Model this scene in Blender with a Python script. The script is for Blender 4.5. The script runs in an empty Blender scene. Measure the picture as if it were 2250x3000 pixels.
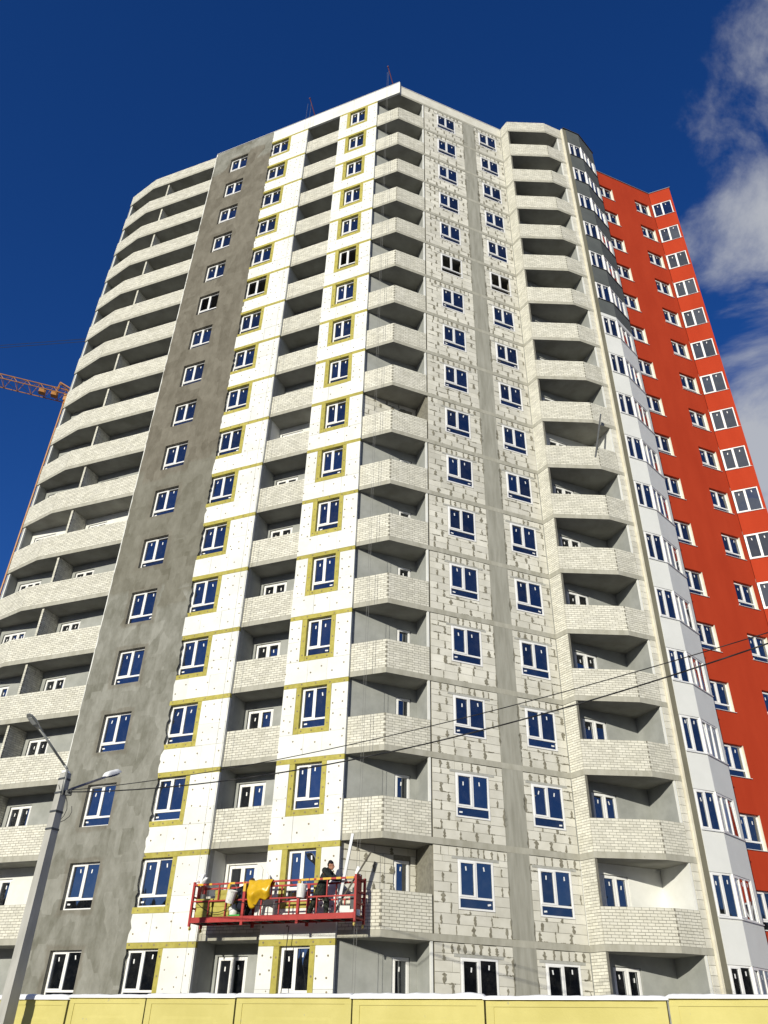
import bpy, bmesh, math, random
from mathutils import Vector, Matrix, noise as mnoise
R = math.radians
rng = random.Random(7)
sc = bpy.context.scene
col = sc.collection

# ------------------------------------------------------------------ camera
CAMZ = 1.65
th, ro = R(34.264), R(1.546)
cam = bpy.data.cameras.new('camera'); cam.sensor_fit = 'VERTICAL'; cam.sensor_height = 36.0
cam.lens = 2308.07 / 3000 * 36.0; cam.clip_start = 0.1; cam.clip_end = 3000
co = bpy.data.objects.new('camera', cam); col.objects.link(co)
fw = Vector((0, math.cos(th), math.sin(th))); rt = Vector((1, 0, 0)); up = Vector((0, -math.sin(th), math.cos(th)))
rt2 = rt * math.cos(ro) + up * math.sin(ro); up2 = up * math.cos(ro) - rt * math.sin(ro)
m = Matrix.Identity(4)
for i in range(3):
    m[i][0] = rt2[i]; m[i][1] = up2[i]; m[i][2] = -fw[i]
m[2][3] = CAMZ
co.matrix_world = m
sc.camera = co

# ------------------------------------------------------------------ sun, sky, exposure
SUN_EL, SUN_AZ = R(16.5), R(245.0)          # direction towards the sun, azimuth counted from +X
sd = Vector((math.cos(SUN_EL) * math.cos(SUN_AZ), math.cos(SUN_EL) * math.sin(SUN_AZ), math.sin(SUN_EL)))
sl = bpy.data.lights.new('sun', 'SUN'); sl.energy = 4.55; sl.angle = R(0.53); sl.color = (1.0, 0.95, 0.80)
so = bpy.data.objects.new('sun', sl); col.objects.link(so)
so.rotation_euler = sd.to_track_quat('Z', 'Y').to_euler(); so.location = sd * 200

w = bpy.data.worlds.new('World'); sc.world = w; w.use_nodes = True
nt = w.node_tree; nt.nodes.clear()
def N(tree, typ, **kw):
    n = tree.nodes.new(typ)
    for k, v in kw.items():
        if k in n.inputs: n.inputs[k].default_value = v
        else: setattr(n, k, v)
    return n
L = nt.links.new
sky = N(nt, 'ShaderNodeTexSky', sky_type='NISHITA', sun_disc=False, sun_elevation=SUN_EL,
        sun_rotation=math.pi / 2 - SUN_AZ, altitude=300.0, air_density=1.0, dust_density=0.25, ozone_density=3.2)
hs = N(nt, 'ShaderNodeHueSaturation'); hs.inputs['Saturation'].default_value = 1.12; hs.inputs['Value'].default_value = 0.92
wb = N(nt, 'ShaderNodeVectorMath', operation='MULTIPLY'); wb.inputs[1].default_value = (0.70, 0.79, 1.25)
L(sky.outputs[0], wb.inputs[0]); L(wb.outputs[0], hs.inputs['Color'])
tc = N(nt, 'ShaderNodeTexCoord')
sep = N(nt, 'ShaderNodeSeparateXYZ'); L(tc.outputs['Generated'], sep.inputs[0])
zz = N(nt, 'ShaderNodeMath', operation='ADD'); L(sep.outputs[2], zz.inputs[0]); zz.inputs[1].default_value = 0.25
zm = N(nt, 'ShaderNodeMath', operation='MAXIMUM'); L(zz.outputs[0], zm.inputs[0]); zm.inputs[1].default_value = 0.05
dx = N(nt, 'ShaderNodeMath', operation='DIVIDE'); L(sep.outputs[0], dx.inputs[0]); L(zm.outputs[0], dx.inputs[1])
dy = N(nt, 'ShaderNodeMath', operation='DIVIDE'); L(sep.outputs[1], dy.inputs[0]); L(zm.outputs[0], dy.inputs[1])
cb = N(nt, 'ShaderNodeCombineXYZ'); L(dx.outputs[0], cb.inputs[0]); L(dy.outputs[0], cb.inputs[1])
n1 = N(nt, 'ShaderNodeTexNoise', Scale=5.4, Detail=12.0, Roughness=0.60, Distortion=0.35); L(cb.outputs[0], n1.inputs['Vector'])
n2 = N(nt, 'ShaderNodeTexNoise', Scale=0.75, Detail=2.0, Roughness=0.5); L(cb.outputs[0], n2.inputs['Vector'])
# cloud field thickens towards the north-east as in the photograph
c6 = N(nt, 'ShaderNodeMath', operation='MULTIPLY_ADD'); L(dy.outputs[0], c6.inputs[0]); c6.inputs[1].default_value = -0.31; L(dx.outputs[0], c6.inputs[2])
bias0 = N(nt, 'ShaderNodeMapRange', interpolation_type='SMOOTHSTEP'); L(c6.outputs[0], bias0.inputs['Value'])
bias0.inputs['From Min'].default_value = 0.02; bias0.inputs['From Max'].default_value = 0.26; bias0.inputs['To Min'].default_value = -0.62; bias0.inputs['To Max'].default_value = 0.14
low = N(nt, 'ShaderNodeMapRange'); L(dy.outputs[0], low.inputs['Value']); low.inputs['From Min'].default_value = 0.30; low.inputs['From Max'].default_value = 0.85; low.inputs['To Min'].default_value = -0.04; low.inputs['To Max'].default_value = 0.20
gate = N(nt, 'ShaderNodeMapRange'); L(dy.outputs[0], gate.inputs['Value']); gate.inputs['From Min'].default_value = -0.10; gate.inputs['From Max'].default_value = 0.25; gate.inputs['To Min'].default_value = -0.7; gate.inputs['To Max'].default_value = 0.0
bsum = N(nt, 'ShaderNodeMath', operation='ADD'); L(bias0.outputs[0], bsum.inputs[0]); L(low.outputs[0], bsum.inputs[1])
bias = N(nt, 'ShaderNodeMath', operation='ADD'); L(bsum.outputs[0], bias.inputs[0]); L(gate.outputs[0], bias.inputs[1])
# a second bank lies low towards the sun, behind the photographer: it shows only mirrored in the windows
dxo = N(nt, 'ShaderNodeMath', operation='ADD'); L(dx.outputs[0], dxo.inputs[0]); dxo.inputs[1].default_value = 0.35
ab = N(nt, 'ShaderNodeMath', operation='ABSOLUTE'); L(dxo.outputs[0], ab.inputs[0])
b1 = N(nt, 'ShaderNodeMath', operation='MULTIPLY_ADD'); L(ab.outputs[0], b1.inputs[0]); b1.inputs[1].default_value = 0.8; L(dy.outputs[0], b1.inputs[2])
bs = N(nt, 'ShaderNodeMapRange', interpolation_type='SMOOTHSTEP'); L(b1.outputs[0], bs.inputs['Value'])
bs.inputs['From Min'].default_value = -0.30; bs.inputs['From Max'].default_value = -0.55; bs.inputs['To Min'].default_value = -0.42; bs.inputs['To Max'].default_value = 0.38
bm = N(nt, 'ShaderNodeMath', operation='MAXIMUM'); L(bias.outputs[0], bm.inputs[0]); L(bs.outputs[0], bm.inputs[1])
a0 = N(nt, 'ShaderNodeMath', operation='MULTIPLY_ADD'); L(n1.outputs['Fac'], a0.inputs[0]); a0.inputs[1].default_value = 1.55; a0.inputs[2].default_value = -0.30
a1 = N(nt, 'ShaderNodeMath', operation='ADD'); L(a0.outputs[0], a1.inputs[0]); L(bm.outputs[0], a1.inputs[1])
a2 = N(nt, 'ShaderNodeMath', operation='MULTIPLY_ADD'); L(n2.outputs['Fac'], a2.inputs[0]); a2.inputs[1].default_value = 0.35; L(a1.outputs[0], a2.inputs[2])
cr = N(nt, 'ShaderNodeMapRange', interpolation_type='SMOOTHSTEP'); L(a2.outputs[0], cr.inputs['Value'])
cr.inputs['From Min'].default_value = 0.56; cr.inputs['From Max'].default_value = 1.0
cr.inputs['To Min'].default_value = 0.0; cr.inputs['To Max'].default_value = 0.92
mx = N(nt, 'ShaderNodeMix', data_type='RGBA'); L(cr.outputs[0], mx.inputs['Factor'])
L(hs.outputs[0], mx.inputs['A']); mx.inputs['B'].default_value = (4.9, 5.1, 5.5, 1)
bg = N(nt, 'ShaderNodeBackground', Strength=0.098); L(mx.outputs['Result'], bg.inputs['Color'])
ow = N(nt, 'ShaderNodeOutputWorld'); L(bg.outputs[0], ow.inputs[0])

sc.view_settings.view_transform = 'Standard'; sc.view_settings.look = 'None'
sc.view_settings.exposure = 0.0; sc.view_settings.gamma = 1.0; sc.view_settings.use_curve_mapping = False
sc.render.engine = 'CYCLES'
sc.cycles.max_bounces = 6; sc.cycles.diffuse_bounces = 4; sc.cycles.glossy_bounces = 3

# ------------------------------------------------------------------ materials
def pmat(name, c1, c2=None, scale=3.0, rough=0.9, detail=6.0, stretch=(1, 1, 1), tint=0.0, rnd=0.0, bump=0.0, bscale=60.0,
         spot=None, metallic=0.0, lo=0.35, hi=0.65, coords='pos'):
    M = bpy.data.materials.new(name); M.use_nodes = True; t = M.node_tree; t.nodes.clear(); l = t.links.new
    p = N(t, 'ShaderNodeBsdfPrincipled'); p.inputs['Roughness'].default_value = rough; p.inputs['Metallic'].default_value = metallic
    p.inputs['Specular IOR Level'].default_value = 0.15 if rough >= 0.75 else 0.5
    o = N(t, 'ShaderNodeOutputMaterial'); l(p.outputs[0], o.inputs[0])
    if coords == 'pos':
        g = N(t, 'ShaderNodeNewGeometry'); vec = g.outputs['Position']
    else:
        g = N(t, 'ShaderNodeTexCoord'); vec = g.outputs['Object']
    mp = N(t, 'ShaderNodeMapping'); mp.inputs['Scale'].default_value = stretch; l(vec, mp.inputs['Vector'])
    if c2 is None: c2 = c1
    nz = N(t, 'ShaderNodeTexNoise', Scale=scale, Detail=detail, Roughness=0.6); l(mp.outputs[0], nz.inputs['Vector'])
    mr = N(t, 'ShaderNodeMapRange'); l(nz.outputs['Fac'], mr.inputs['Value']); mr.inputs['From Min'].default_value = lo; mr.inputs['From Max'].default_value = hi
    mi = N(t, 'ShaderNodeMix', data_type='RGBA'); l(mr.outputs[0], mi.inputs['Factor'])
    mi.inputs['A'].default_value = (*c1, 1); mi.inputs['B'].default_value = (*c2, 1)
    out = mi.outputs['Result']
    if spot:
        (sc_, thr, colr) = spot
        n3 = N(t, 'ShaderNodeTexNoise', Scale=sc_, Detail=3.0, Roughness=0.6); l(vec, n3.inputs['Vector'])
        m3 = N(t, 'ShaderNodeMapRange'); l(n3.outputs['Fac'], m3.inputs['Value']); m3.inputs['From Min'].default_value = thr; m3.inputs['From Max'].default_value = thr + 0.05
        mi3 = N(t, 'ShaderNodeMix', data_type='RGBA'); l(m3.outputs[0], mi3.inputs['Factor']); l(out, mi3.inputs['A']); mi3.inputs['B'].default_value = (*colr, 1)
        out = mi3.outputs['Result']
    if tint or rnd:
        at = N(t, 'ShaderNodeAttribute', attribute_name='tint')
        oi = N(t, 'ShaderNodeObjectInfo')
        f1 = N(t, 'ShaderNodeMath', operation='MULTIPLY_ADD'); l(at.outputs['Fac'], f1.inputs[0]); f1.inputs[1].default_value = tint; f1.inputs[2].default_value = 1.0 - tint / 2
        f2 = N(t, 'ShaderNodeMath', operation='MULTIPLY_ADD'); l(oi.outputs['Random'], f2.inputs[0]); f2.inputs[1].default_value = rnd; f2.inputs[2].default_value = -rnd / 2
        f3 = N(t, 'ShaderNodeMath', operation='ADD'); l(f1.outputs[0], f3.inputs[0]); l(f2.outputs[0], f3.inputs[1])
        vm = N(t, 'ShaderNodeVectorMath', operation='SCALE'); l(out, vm.inputs[0]); l(f3.outputs[0], vm.inputs['Scale'])
        out = vm.outputs[0]
    l(out, p.inputs['Base Color'])
    if bump:
        nb = N(t, 'ShaderNodeTexNoise', Scale=bscale, Detail=4.0); l(vec, nb.inputs['Vector'])
        b = N(t, 'ShaderNodeBump', Strength=bump, Distance=0.01); l(nb.outputs['Fac'], b.inputs['Height']); l(b.outputs[0], p.inputs['Normal'])
    return M

M_eps = pmat('polystyrene', (0.69, 0.695, 0.665), (0.785, 0.79, 0.765), 1.1, detail=9, rnd=0.10, bump=0.15, bscale=90, spot=(3.3, 0.72, (0.66, 0.655, 0.60)))
M_wool = pmat('mineral_wool', (0.36, 0.315, 0.075), (0.45, 0.40, 0.11), 6, rough=1.0, rnd=0.16, bump=0.5, bscale=50)
M_conc = pmat('concrete', (0.34, 0.33, 0.275), (0.43, 0.42, 0.365), 2.4, detail=10, stretch=(1.6, 1.6, 0.5), spot=(5.5, 0.70, (0.25, 0.24, 0.195)), bump=0.3)
M_colm = pmat('column_concrete', (0.275, 0.27, 0.23), (0.37, 0.365, 0.32), 2.2, detail=10, stretch=(2.2, 2.2, 0.28), spot=(6.5, 0.72, (0.29, 0.28, 0.235)), bump=0.3)
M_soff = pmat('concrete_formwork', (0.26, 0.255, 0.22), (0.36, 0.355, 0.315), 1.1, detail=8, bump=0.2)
M_brick = pmat('silicate_brick', (0.595, 0.58, 0.50), (0.67, 0.655, 0.58), 2.5, tint=0.24, rnd=0.08, spot=(9.0, 0.69, (0.38, 0.36, 0.31)), bump=0.2)
M_mort = pmat('mortar', (0.19, 0.18, 0.15), (0.27, 0.26, 0.215), 8, bump=0.4)
M_smear = pmat('mortar_smear', (0.17, 0.158, 0.12), (0.28, 0.265, 0.21), 9, bump=0.5)
M_block = pmat('aerated_block', (0.575, 0.56, 0.49), (0.675, 0.66, 0.595), 1.6, tint=0.20, rnd=0.18, spot=(6.0, 0.70, (0.44, 0.42, 0.36)), bump=0.25)
M_lint = pmat('lintel_concrete', (0.36, 0.36, 0.33), (0.44, 0.44, 0.41), 6)
M_plas = pmat('loggia_plaster', (0.30, 0.31, 0.295), (0.375, 0.385, 0.37), 1.6, detail=7)
M_pvc = pmat('white_pvc', (0.80, 0.80, 0.80), (0.82, 0.82, 0.82), 1, rough=0.35)
M_stick = pmat('paper_sticker', (0.82, 0.83, 0.84), None, 1, rough=0.6)
M_disc = pmat('anchor_plastic', (0.16, 0.14, 0.10), (0.30, 0.24, 0.15), 2)
M_red = pmat('red_render', (0.375, 0.038, 0.013), (0.43, 0.048, 0.017), 0.9, detail=9, stretch=(1.3, 1.3, 0.35), bump=0.3, bscale=60, lo=0.3, hi=0.7)
M_white = pmat('white_render', (0.70, 0.71, 0.695), (0.74, 0.75, 0.735), 1.2, bump=0.25, bscale=120)
M_char = pmat('charcoal_render', (0.095, 0.105, 0.105), (0.115, 0.125, 0.125), 1.2, bump=0.25, bscale=120)
M_beige = pmat('grey_beige_render', (0.165, 0.155, 0.115), (0.21, 0.20, 0.15), 2.0, stretch=(1, 1, 0.35))
M_cream = pmat('cream_insulation_edge', (0.66, 0.62, 0.50), (0.76, 0.72, 0.60), 3)
M_flash = pmat('metal_flashing', (0.72, 0.73, 0.74), None, 1, rough=0.45)
M_dark = pmat('dark_flashing', (0.06, 0.062, 0.07), None, 1, rough=0.5)
M_fence = pmat('yellow_paint', (0.52, 0.465, 0.165), (0.59, 0.53, 0.205), 1.1, rnd=0.06, detail=10, spot=(9.0, 0.69, (0.43, 0.40, 0.24)), bump=0.2, bscale=25, rough=0.75)
M_snow = pmat('snow', (0.80, 0.81, 0.84), (0.86, 0.865, 0.88), 2.0, rough=0.7, bump=0.4, bscale=18)
M_ground = pmat('trodden_snow', (0.10, 0.09, 0.075), (0.40, 0.405, 0.415), 0.25, bump=0.4, bscale=5)
M_road = pmat('wet_asphalt', (0.045, 0.045, 0.047), (0.075, 0.075, 0.078), 0.6, rough=0.8)
M_pole = pmat('pole_concrete', (0.36, 0.355, 0.33), (0.45, 0.445, 0.42), 3, stretch=(1, 1, 0.3), bump=0.3)
M_galv = pmat('galvanised_steel', (0.24, 0.25, 0.245), (0.33, 0.34, 0.335), 4, rough=0.5, metallic=0.3)
M_navy = pmat('blue_grey_paint', (0.11, 0.115, 0.17), (0.15, 0.155, 0.21), 4, rough=0.5)
M_lens = pmat('lamp_lens', (0.50, 0.52, 0.52), None, 1, rough=0.25)
M_black = pmat('black_cable', (0.012, 0.012, 0.013), None, 1, rough=0.6)
M_cred = pmat('cradle_red', (0.33, 0.017, 0.015), (0.40, 0.028, 0.022), 5, rough=0.6, spot=(12, 0.70, (0.42, 0.22, 0.18)))
M_tape = pmat('yellow_tape', (0.62, 0.36, 0.02), (0.68, 0.42, 0.03), 9, rough=0.5)
M_deck = pmat('steel_deck', (0.05, 0.045, 0.045), (0.09, 0.08, 0.075), 6, rough=0.7)
M_tarp = pmat('yellow_plastic', (0.60, 0.36, 0.010), (0.68, 0.42, 0.02), 7, rough=0.32, bump=0.6, bscale=14)
M_alu = pmat('aluminium', (0.55, 0.56, 0.57), None, 1, rough=0.35, metallic=0.6)
M_wood = pmat('weathered_timber', (0.10, 0.09, 0.075), (0.16, 0.145, 0.12), 8)
M_chan = pmat('dark_steel', (0.05, 0.055, 0.06), (0.075, 0.08, 0.085), 5, rough=0.6)
M_rope = pmat('steel_rope', (0.20, 0.20, 0.19), None, 1, rough=0.6)
M_crane = pmat('crane_orange', (0.40, 0.17, 0.035), (0.48, 0.22, 0.05), 2, rough=0.55)
M_davit = pmat('davit_red', (0.15, 0.03, 0.03), None, 1, rough=0.6)
M_coat = pmat('dark_workwear', (0.010, 0.014, 0.013), (0.030, 0.036, 0.034), 14)
M_camo = pmat('camouflage_trousers', (0.008, 0.010, 0.008), (0.040, 0.046, 0.036), 16, lo=0.45, hi=0.55)
M_skin = pmat('skin', (0.42, 0.20, 0.12), (0.47, 0.23, 0.14), 10, rough=0.6)
M_hat = pmat('knit_hat', (0.012, 0.012, 0.013), (0.022, 0.022, 0.022), 40)
M_bucket = pmat('white_plastic', (0.62, 0.62, 0.61), (0.74, 0.74, 0.73), 4, rough=0.5, spot=(16, 0.62, (0.30, 0.29, 0.27)))
M_green = pmat('green_plastic', (0.05, 0.42, 0.06), None, 1, rough=0.5)
M_bark = pmat('spruce', (0.018, 0.026, 0.014), (0.04, 0.05, 0.028), 2)
M_yell = pmat('yellow_caster', (0.55, 0.42, 0.12), None, 1, rough=0.5)
M_room = pmat('room_plaster', (0.25, 0.25, 0.24), None, 1)

def glass():
    M = bpy.data.materials.new('window_glass'); M.use_nodes = True; t = M.node_tree; t.nodes.clear(); l = t.links.new
    d = N(t, 'ShaderNodeBsdfDiffuse'); d.inputs['Color'].default_value = (0.006, 0.007, 0.010, 1)
    g = N(t, 'ShaderNodeBsdfGlossy'); g.inputs['Color'].default_value = (0.86, 0.90, 0.95, 1); g.inputs['Roughness'].default_value = 0.012
    lw = N(t, 'ShaderNodeFresnel'); lw.inputs['IOR'].default_value = 1.55
    mr = N(t, 'ShaderNodeMapRange'); l(lw.outputs[0], mr.inputs['Value'])
    mr.inputs['From Min'].default_value = 0.04; mr.inputs['From Max'].default_value = 0.5
    mr.inputs['To Min'].default_value = 0.225; mr.inputs['To Max'].default_value = 0.95
    nz = N(t, 'ShaderNodeTexNoise', Scale=1.1, Detail=1.0); geo = N(t, 'ShaderNodeNewGeometry'); l(geo.outputs['Position'], nz.inputs['Vector'])
    bp = N(t, 'ShaderNodeBump', Strength=0.12, Distance=0.06); l(nz.outputs['Fac'], bp.inputs['Height']); l(bp.outputs[0], g.inputs['Normal'])
    oi = N(t, 'ShaderNodeObjectInfo'); vr = N(t, 'ShaderNodeMath', operation='MULTIPLY_ADD'); l(oi.outputs['Random'], vr.inputs[0]); vr.inputs[1].default_value = 0.5; vr.inputs[2].default_value = 0.72
    mm = N(t, 'ShaderNodeMath', operation='MULTIPLY', use_clamp=True); l(mr.outputs[0], mm.inputs[0]); l(vr.outputs[0], mm.inputs[1])
    dn = N(t, 'ShaderNodeTexNoise', Scale=2.5, Detail=6.0, Roughness=0.7); l(geo.outputs['Position'], dn.inputs['Vector'])
    dr = N(t, 'ShaderNodeMapRange'); l(dn.outputs['Fac'], dr.inputs['Value']); dr.inputs['From Min'].default_value = 0.45; dr.inputs['From Max'].default_value = 0.85; dr.inputs['To Min'].default_value = 0.0; dr.inputs['To Max'].default_value = 0.10
    dm = N(t, 'ShaderNodeMix', data_type='RGBA'); l(dr.outputs[0], dm.inputs['Factor']); dm.inputs['A'].default_value = (0.006, 0.007, 0.010, 1); dm.inputs['B'].default_value = (0.30, 0.29, 0.27, 1); l(dm.outputs['Result'], d.inputs['Color'])
    mx = N(t, 'ShaderNodeMixShader'); l(mm.outputs[0], mx.inputs[0]); l(d.outputs[0], mx.inputs[1]); l(g.outputs[0], mx.inputs[2])
    o = N(t, 'ShaderNodeOutputMaterial'); l(mx.outputs[0], o.inputs[0])
    return M
M_glass = glass()

def grey_coat():
    """basecoat trowelled over the insulation: still wet and brown high up, drying to pale grey below"""
    M = bpy.data.materials.new('grey_basecoat'); M.use_nodes = True; t = M.node_tree; t.nodes.clear(); l = t.links.new
    p = N(t, 'ShaderNodeBsdfPrincipled'); p.inputs['Roughness'].default_value = 0.9
    o = N(t, 'ShaderNodeOutputMaterial'); l(p.outputs[0], o.inputs[0])
    tcn = N(t, 'ShaderNodeTexCoord'); ob = tcn.outputs['Object']
    s3 = N(t, 'ShaderNodeSeparateXYZ'); l(ob, s3.inputs[0])
    # ragged patch edges: coarse cells shift the drying line
    mp = N(t, 'ShaderNodeMapping'); mp.inputs['Scale'].default_value = (0.75, 0, 0.5); l(ob, mp.inputs['Vector'])
    vo = N(t, 'ShaderNodeTexVoronoi', feature='F1', distance='CHEBYCHEV'); vo.inputs['Scale'].default_value = 1.0; l(mp.outputs[0], vo.inputs['Vector'])
    vs = N(t, 'ShaderNodeSeparateColor'); l(vo.outputs['Color'], vs.inputs[0])
    nz = N(t, 'ShaderNodeTexNoise', Scale=2.0, Detail=8.0, Roughness=0.65); l(ob, nz.inputs['Vector'])
    h1 = N(t, 'ShaderNodeMath', operation='MULTIPLY_ADD'); l(vs.outputs[0], h1.inputs[0]); h1.inputs[1].default_value = 2.6; l(s3.outputs[2], h1.inputs[2])
    h2 = N(t, 'ShaderNodeMath', operation='MULTIPLY_ADD'); l(nz.outputs['Fac'], h2.inputs[0]); h2.inputs[1].default_value = 0.7; l(h1.outputs[0], h2.inputs[2])
    def step(v, wd):
        q = N(t, 'ShaderNodeMapRange'); l(h2.outputs[0], q.inputs['Value']); q.inputs['From Min'].default_value = v; q.inputs['From Max'].default_value = v + wd; return q.outputs[0]
    def mix(f, a, b):
        q = N(t, 'ShaderNodeMix', data_type='RGBA'); l(f, q.inputs['Factor'])
        for s_, x in (('A', a), ('B', b)):
            if isinstance(x, tuple): q.inputs[s_].default_value = (*x, 1)
            else: l(x, q.inputs[s_])
        return q.outputs['Result']
    mp2 = N(t, 'ShaderNodeMapping'); mp2.inputs['Scale'].default_value = (1.6, 1.6, 0.8); l(ob, mp2.inputs['Vector'])
    n4 = N(t, 'ShaderNodeTexNoise', Scale=1.6, Detail=9.0, Roughness=0.68); l(mp2.outputs[0], n4.inputs['Vector'])
    r4 = N(t, 'ShaderNodeMapRange'); l(n4.outputs['Fac'], r4.inputs['Value']); r4.inputs['From Min'].default_value = 0.34; r4.inputs['From Max'].default_value = 0.66
    # trowel-panel tone
    mp5 = N(t, 'ShaderNodeMapping'); mp5.inputs['Scale'].default_value = (1.7, 0, 1.05); l(ob, mp5.inputs['Vector'])
    v5 = N(t, 'ShaderNodeTexVoronoi', feature='F1', distance='CHEBYCHEV'); v5.inputs['Scale'].default_value = 1.0; l(mp5.outputs[0], v5.inputs['Vector'])
    s5 = N(t, 'ShaderNodeSeparateColor'); l(v5.outputs['Color'], s5.inputs[0])
    fa = N(t, 'ShaderNodeMath', operation='MULTIPLY_ADD'); l(s5.outputs[0], fa.inputs[0]); fa.inputs[1].default_value = 0.5
    fb = N(t, 'ShaderNodeMath', operation='MULTIPLY'); l(r4.outputs[0], fb.inputs[0]); fb.inputs[1].default_value = 0.65
    l(fb.outputs[0], fa.inputs[2])
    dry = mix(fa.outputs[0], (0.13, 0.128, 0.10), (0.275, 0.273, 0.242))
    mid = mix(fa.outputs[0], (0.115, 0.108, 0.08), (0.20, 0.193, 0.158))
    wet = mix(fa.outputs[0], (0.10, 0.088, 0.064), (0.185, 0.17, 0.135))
    # coat still damp round the window openings (they repeat every storey)
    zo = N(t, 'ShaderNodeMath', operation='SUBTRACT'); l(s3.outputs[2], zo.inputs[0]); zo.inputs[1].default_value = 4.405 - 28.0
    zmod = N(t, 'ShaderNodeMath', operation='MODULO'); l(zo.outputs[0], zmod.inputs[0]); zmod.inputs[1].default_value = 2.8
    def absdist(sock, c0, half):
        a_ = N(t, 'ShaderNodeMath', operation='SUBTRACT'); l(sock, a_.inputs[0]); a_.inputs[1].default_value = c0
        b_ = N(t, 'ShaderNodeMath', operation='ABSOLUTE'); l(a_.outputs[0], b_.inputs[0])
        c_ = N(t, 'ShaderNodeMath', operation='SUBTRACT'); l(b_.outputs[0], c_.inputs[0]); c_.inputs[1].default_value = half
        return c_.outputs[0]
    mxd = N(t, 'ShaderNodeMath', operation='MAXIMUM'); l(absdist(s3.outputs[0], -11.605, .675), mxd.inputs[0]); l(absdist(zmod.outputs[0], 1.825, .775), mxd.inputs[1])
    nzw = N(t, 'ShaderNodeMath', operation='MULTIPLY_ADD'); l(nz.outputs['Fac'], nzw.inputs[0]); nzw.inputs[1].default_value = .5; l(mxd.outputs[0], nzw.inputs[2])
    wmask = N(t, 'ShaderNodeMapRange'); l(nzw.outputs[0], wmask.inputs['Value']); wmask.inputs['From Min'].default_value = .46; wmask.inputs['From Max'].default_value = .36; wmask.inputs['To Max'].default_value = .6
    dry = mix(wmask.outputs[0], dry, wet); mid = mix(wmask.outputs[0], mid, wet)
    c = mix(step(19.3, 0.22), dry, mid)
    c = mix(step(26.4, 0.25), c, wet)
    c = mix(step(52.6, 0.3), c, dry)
    l(c, p.inputs['Base Color'])
    nb = N(t, 'ShaderNodeTexNoise', Scale=9.0, Detail=5.0); l(ob, nb.inputs['Vector'])
    b = N(t, 'ShaderNodeBump', Strength=0.25, Distance=0.02); l(nb.outputs['Fac'], b.inputs['Height']); l(b.outputs[0], p.inputs['Normal'])
    return M
M_coatg = grey_coat()

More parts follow.
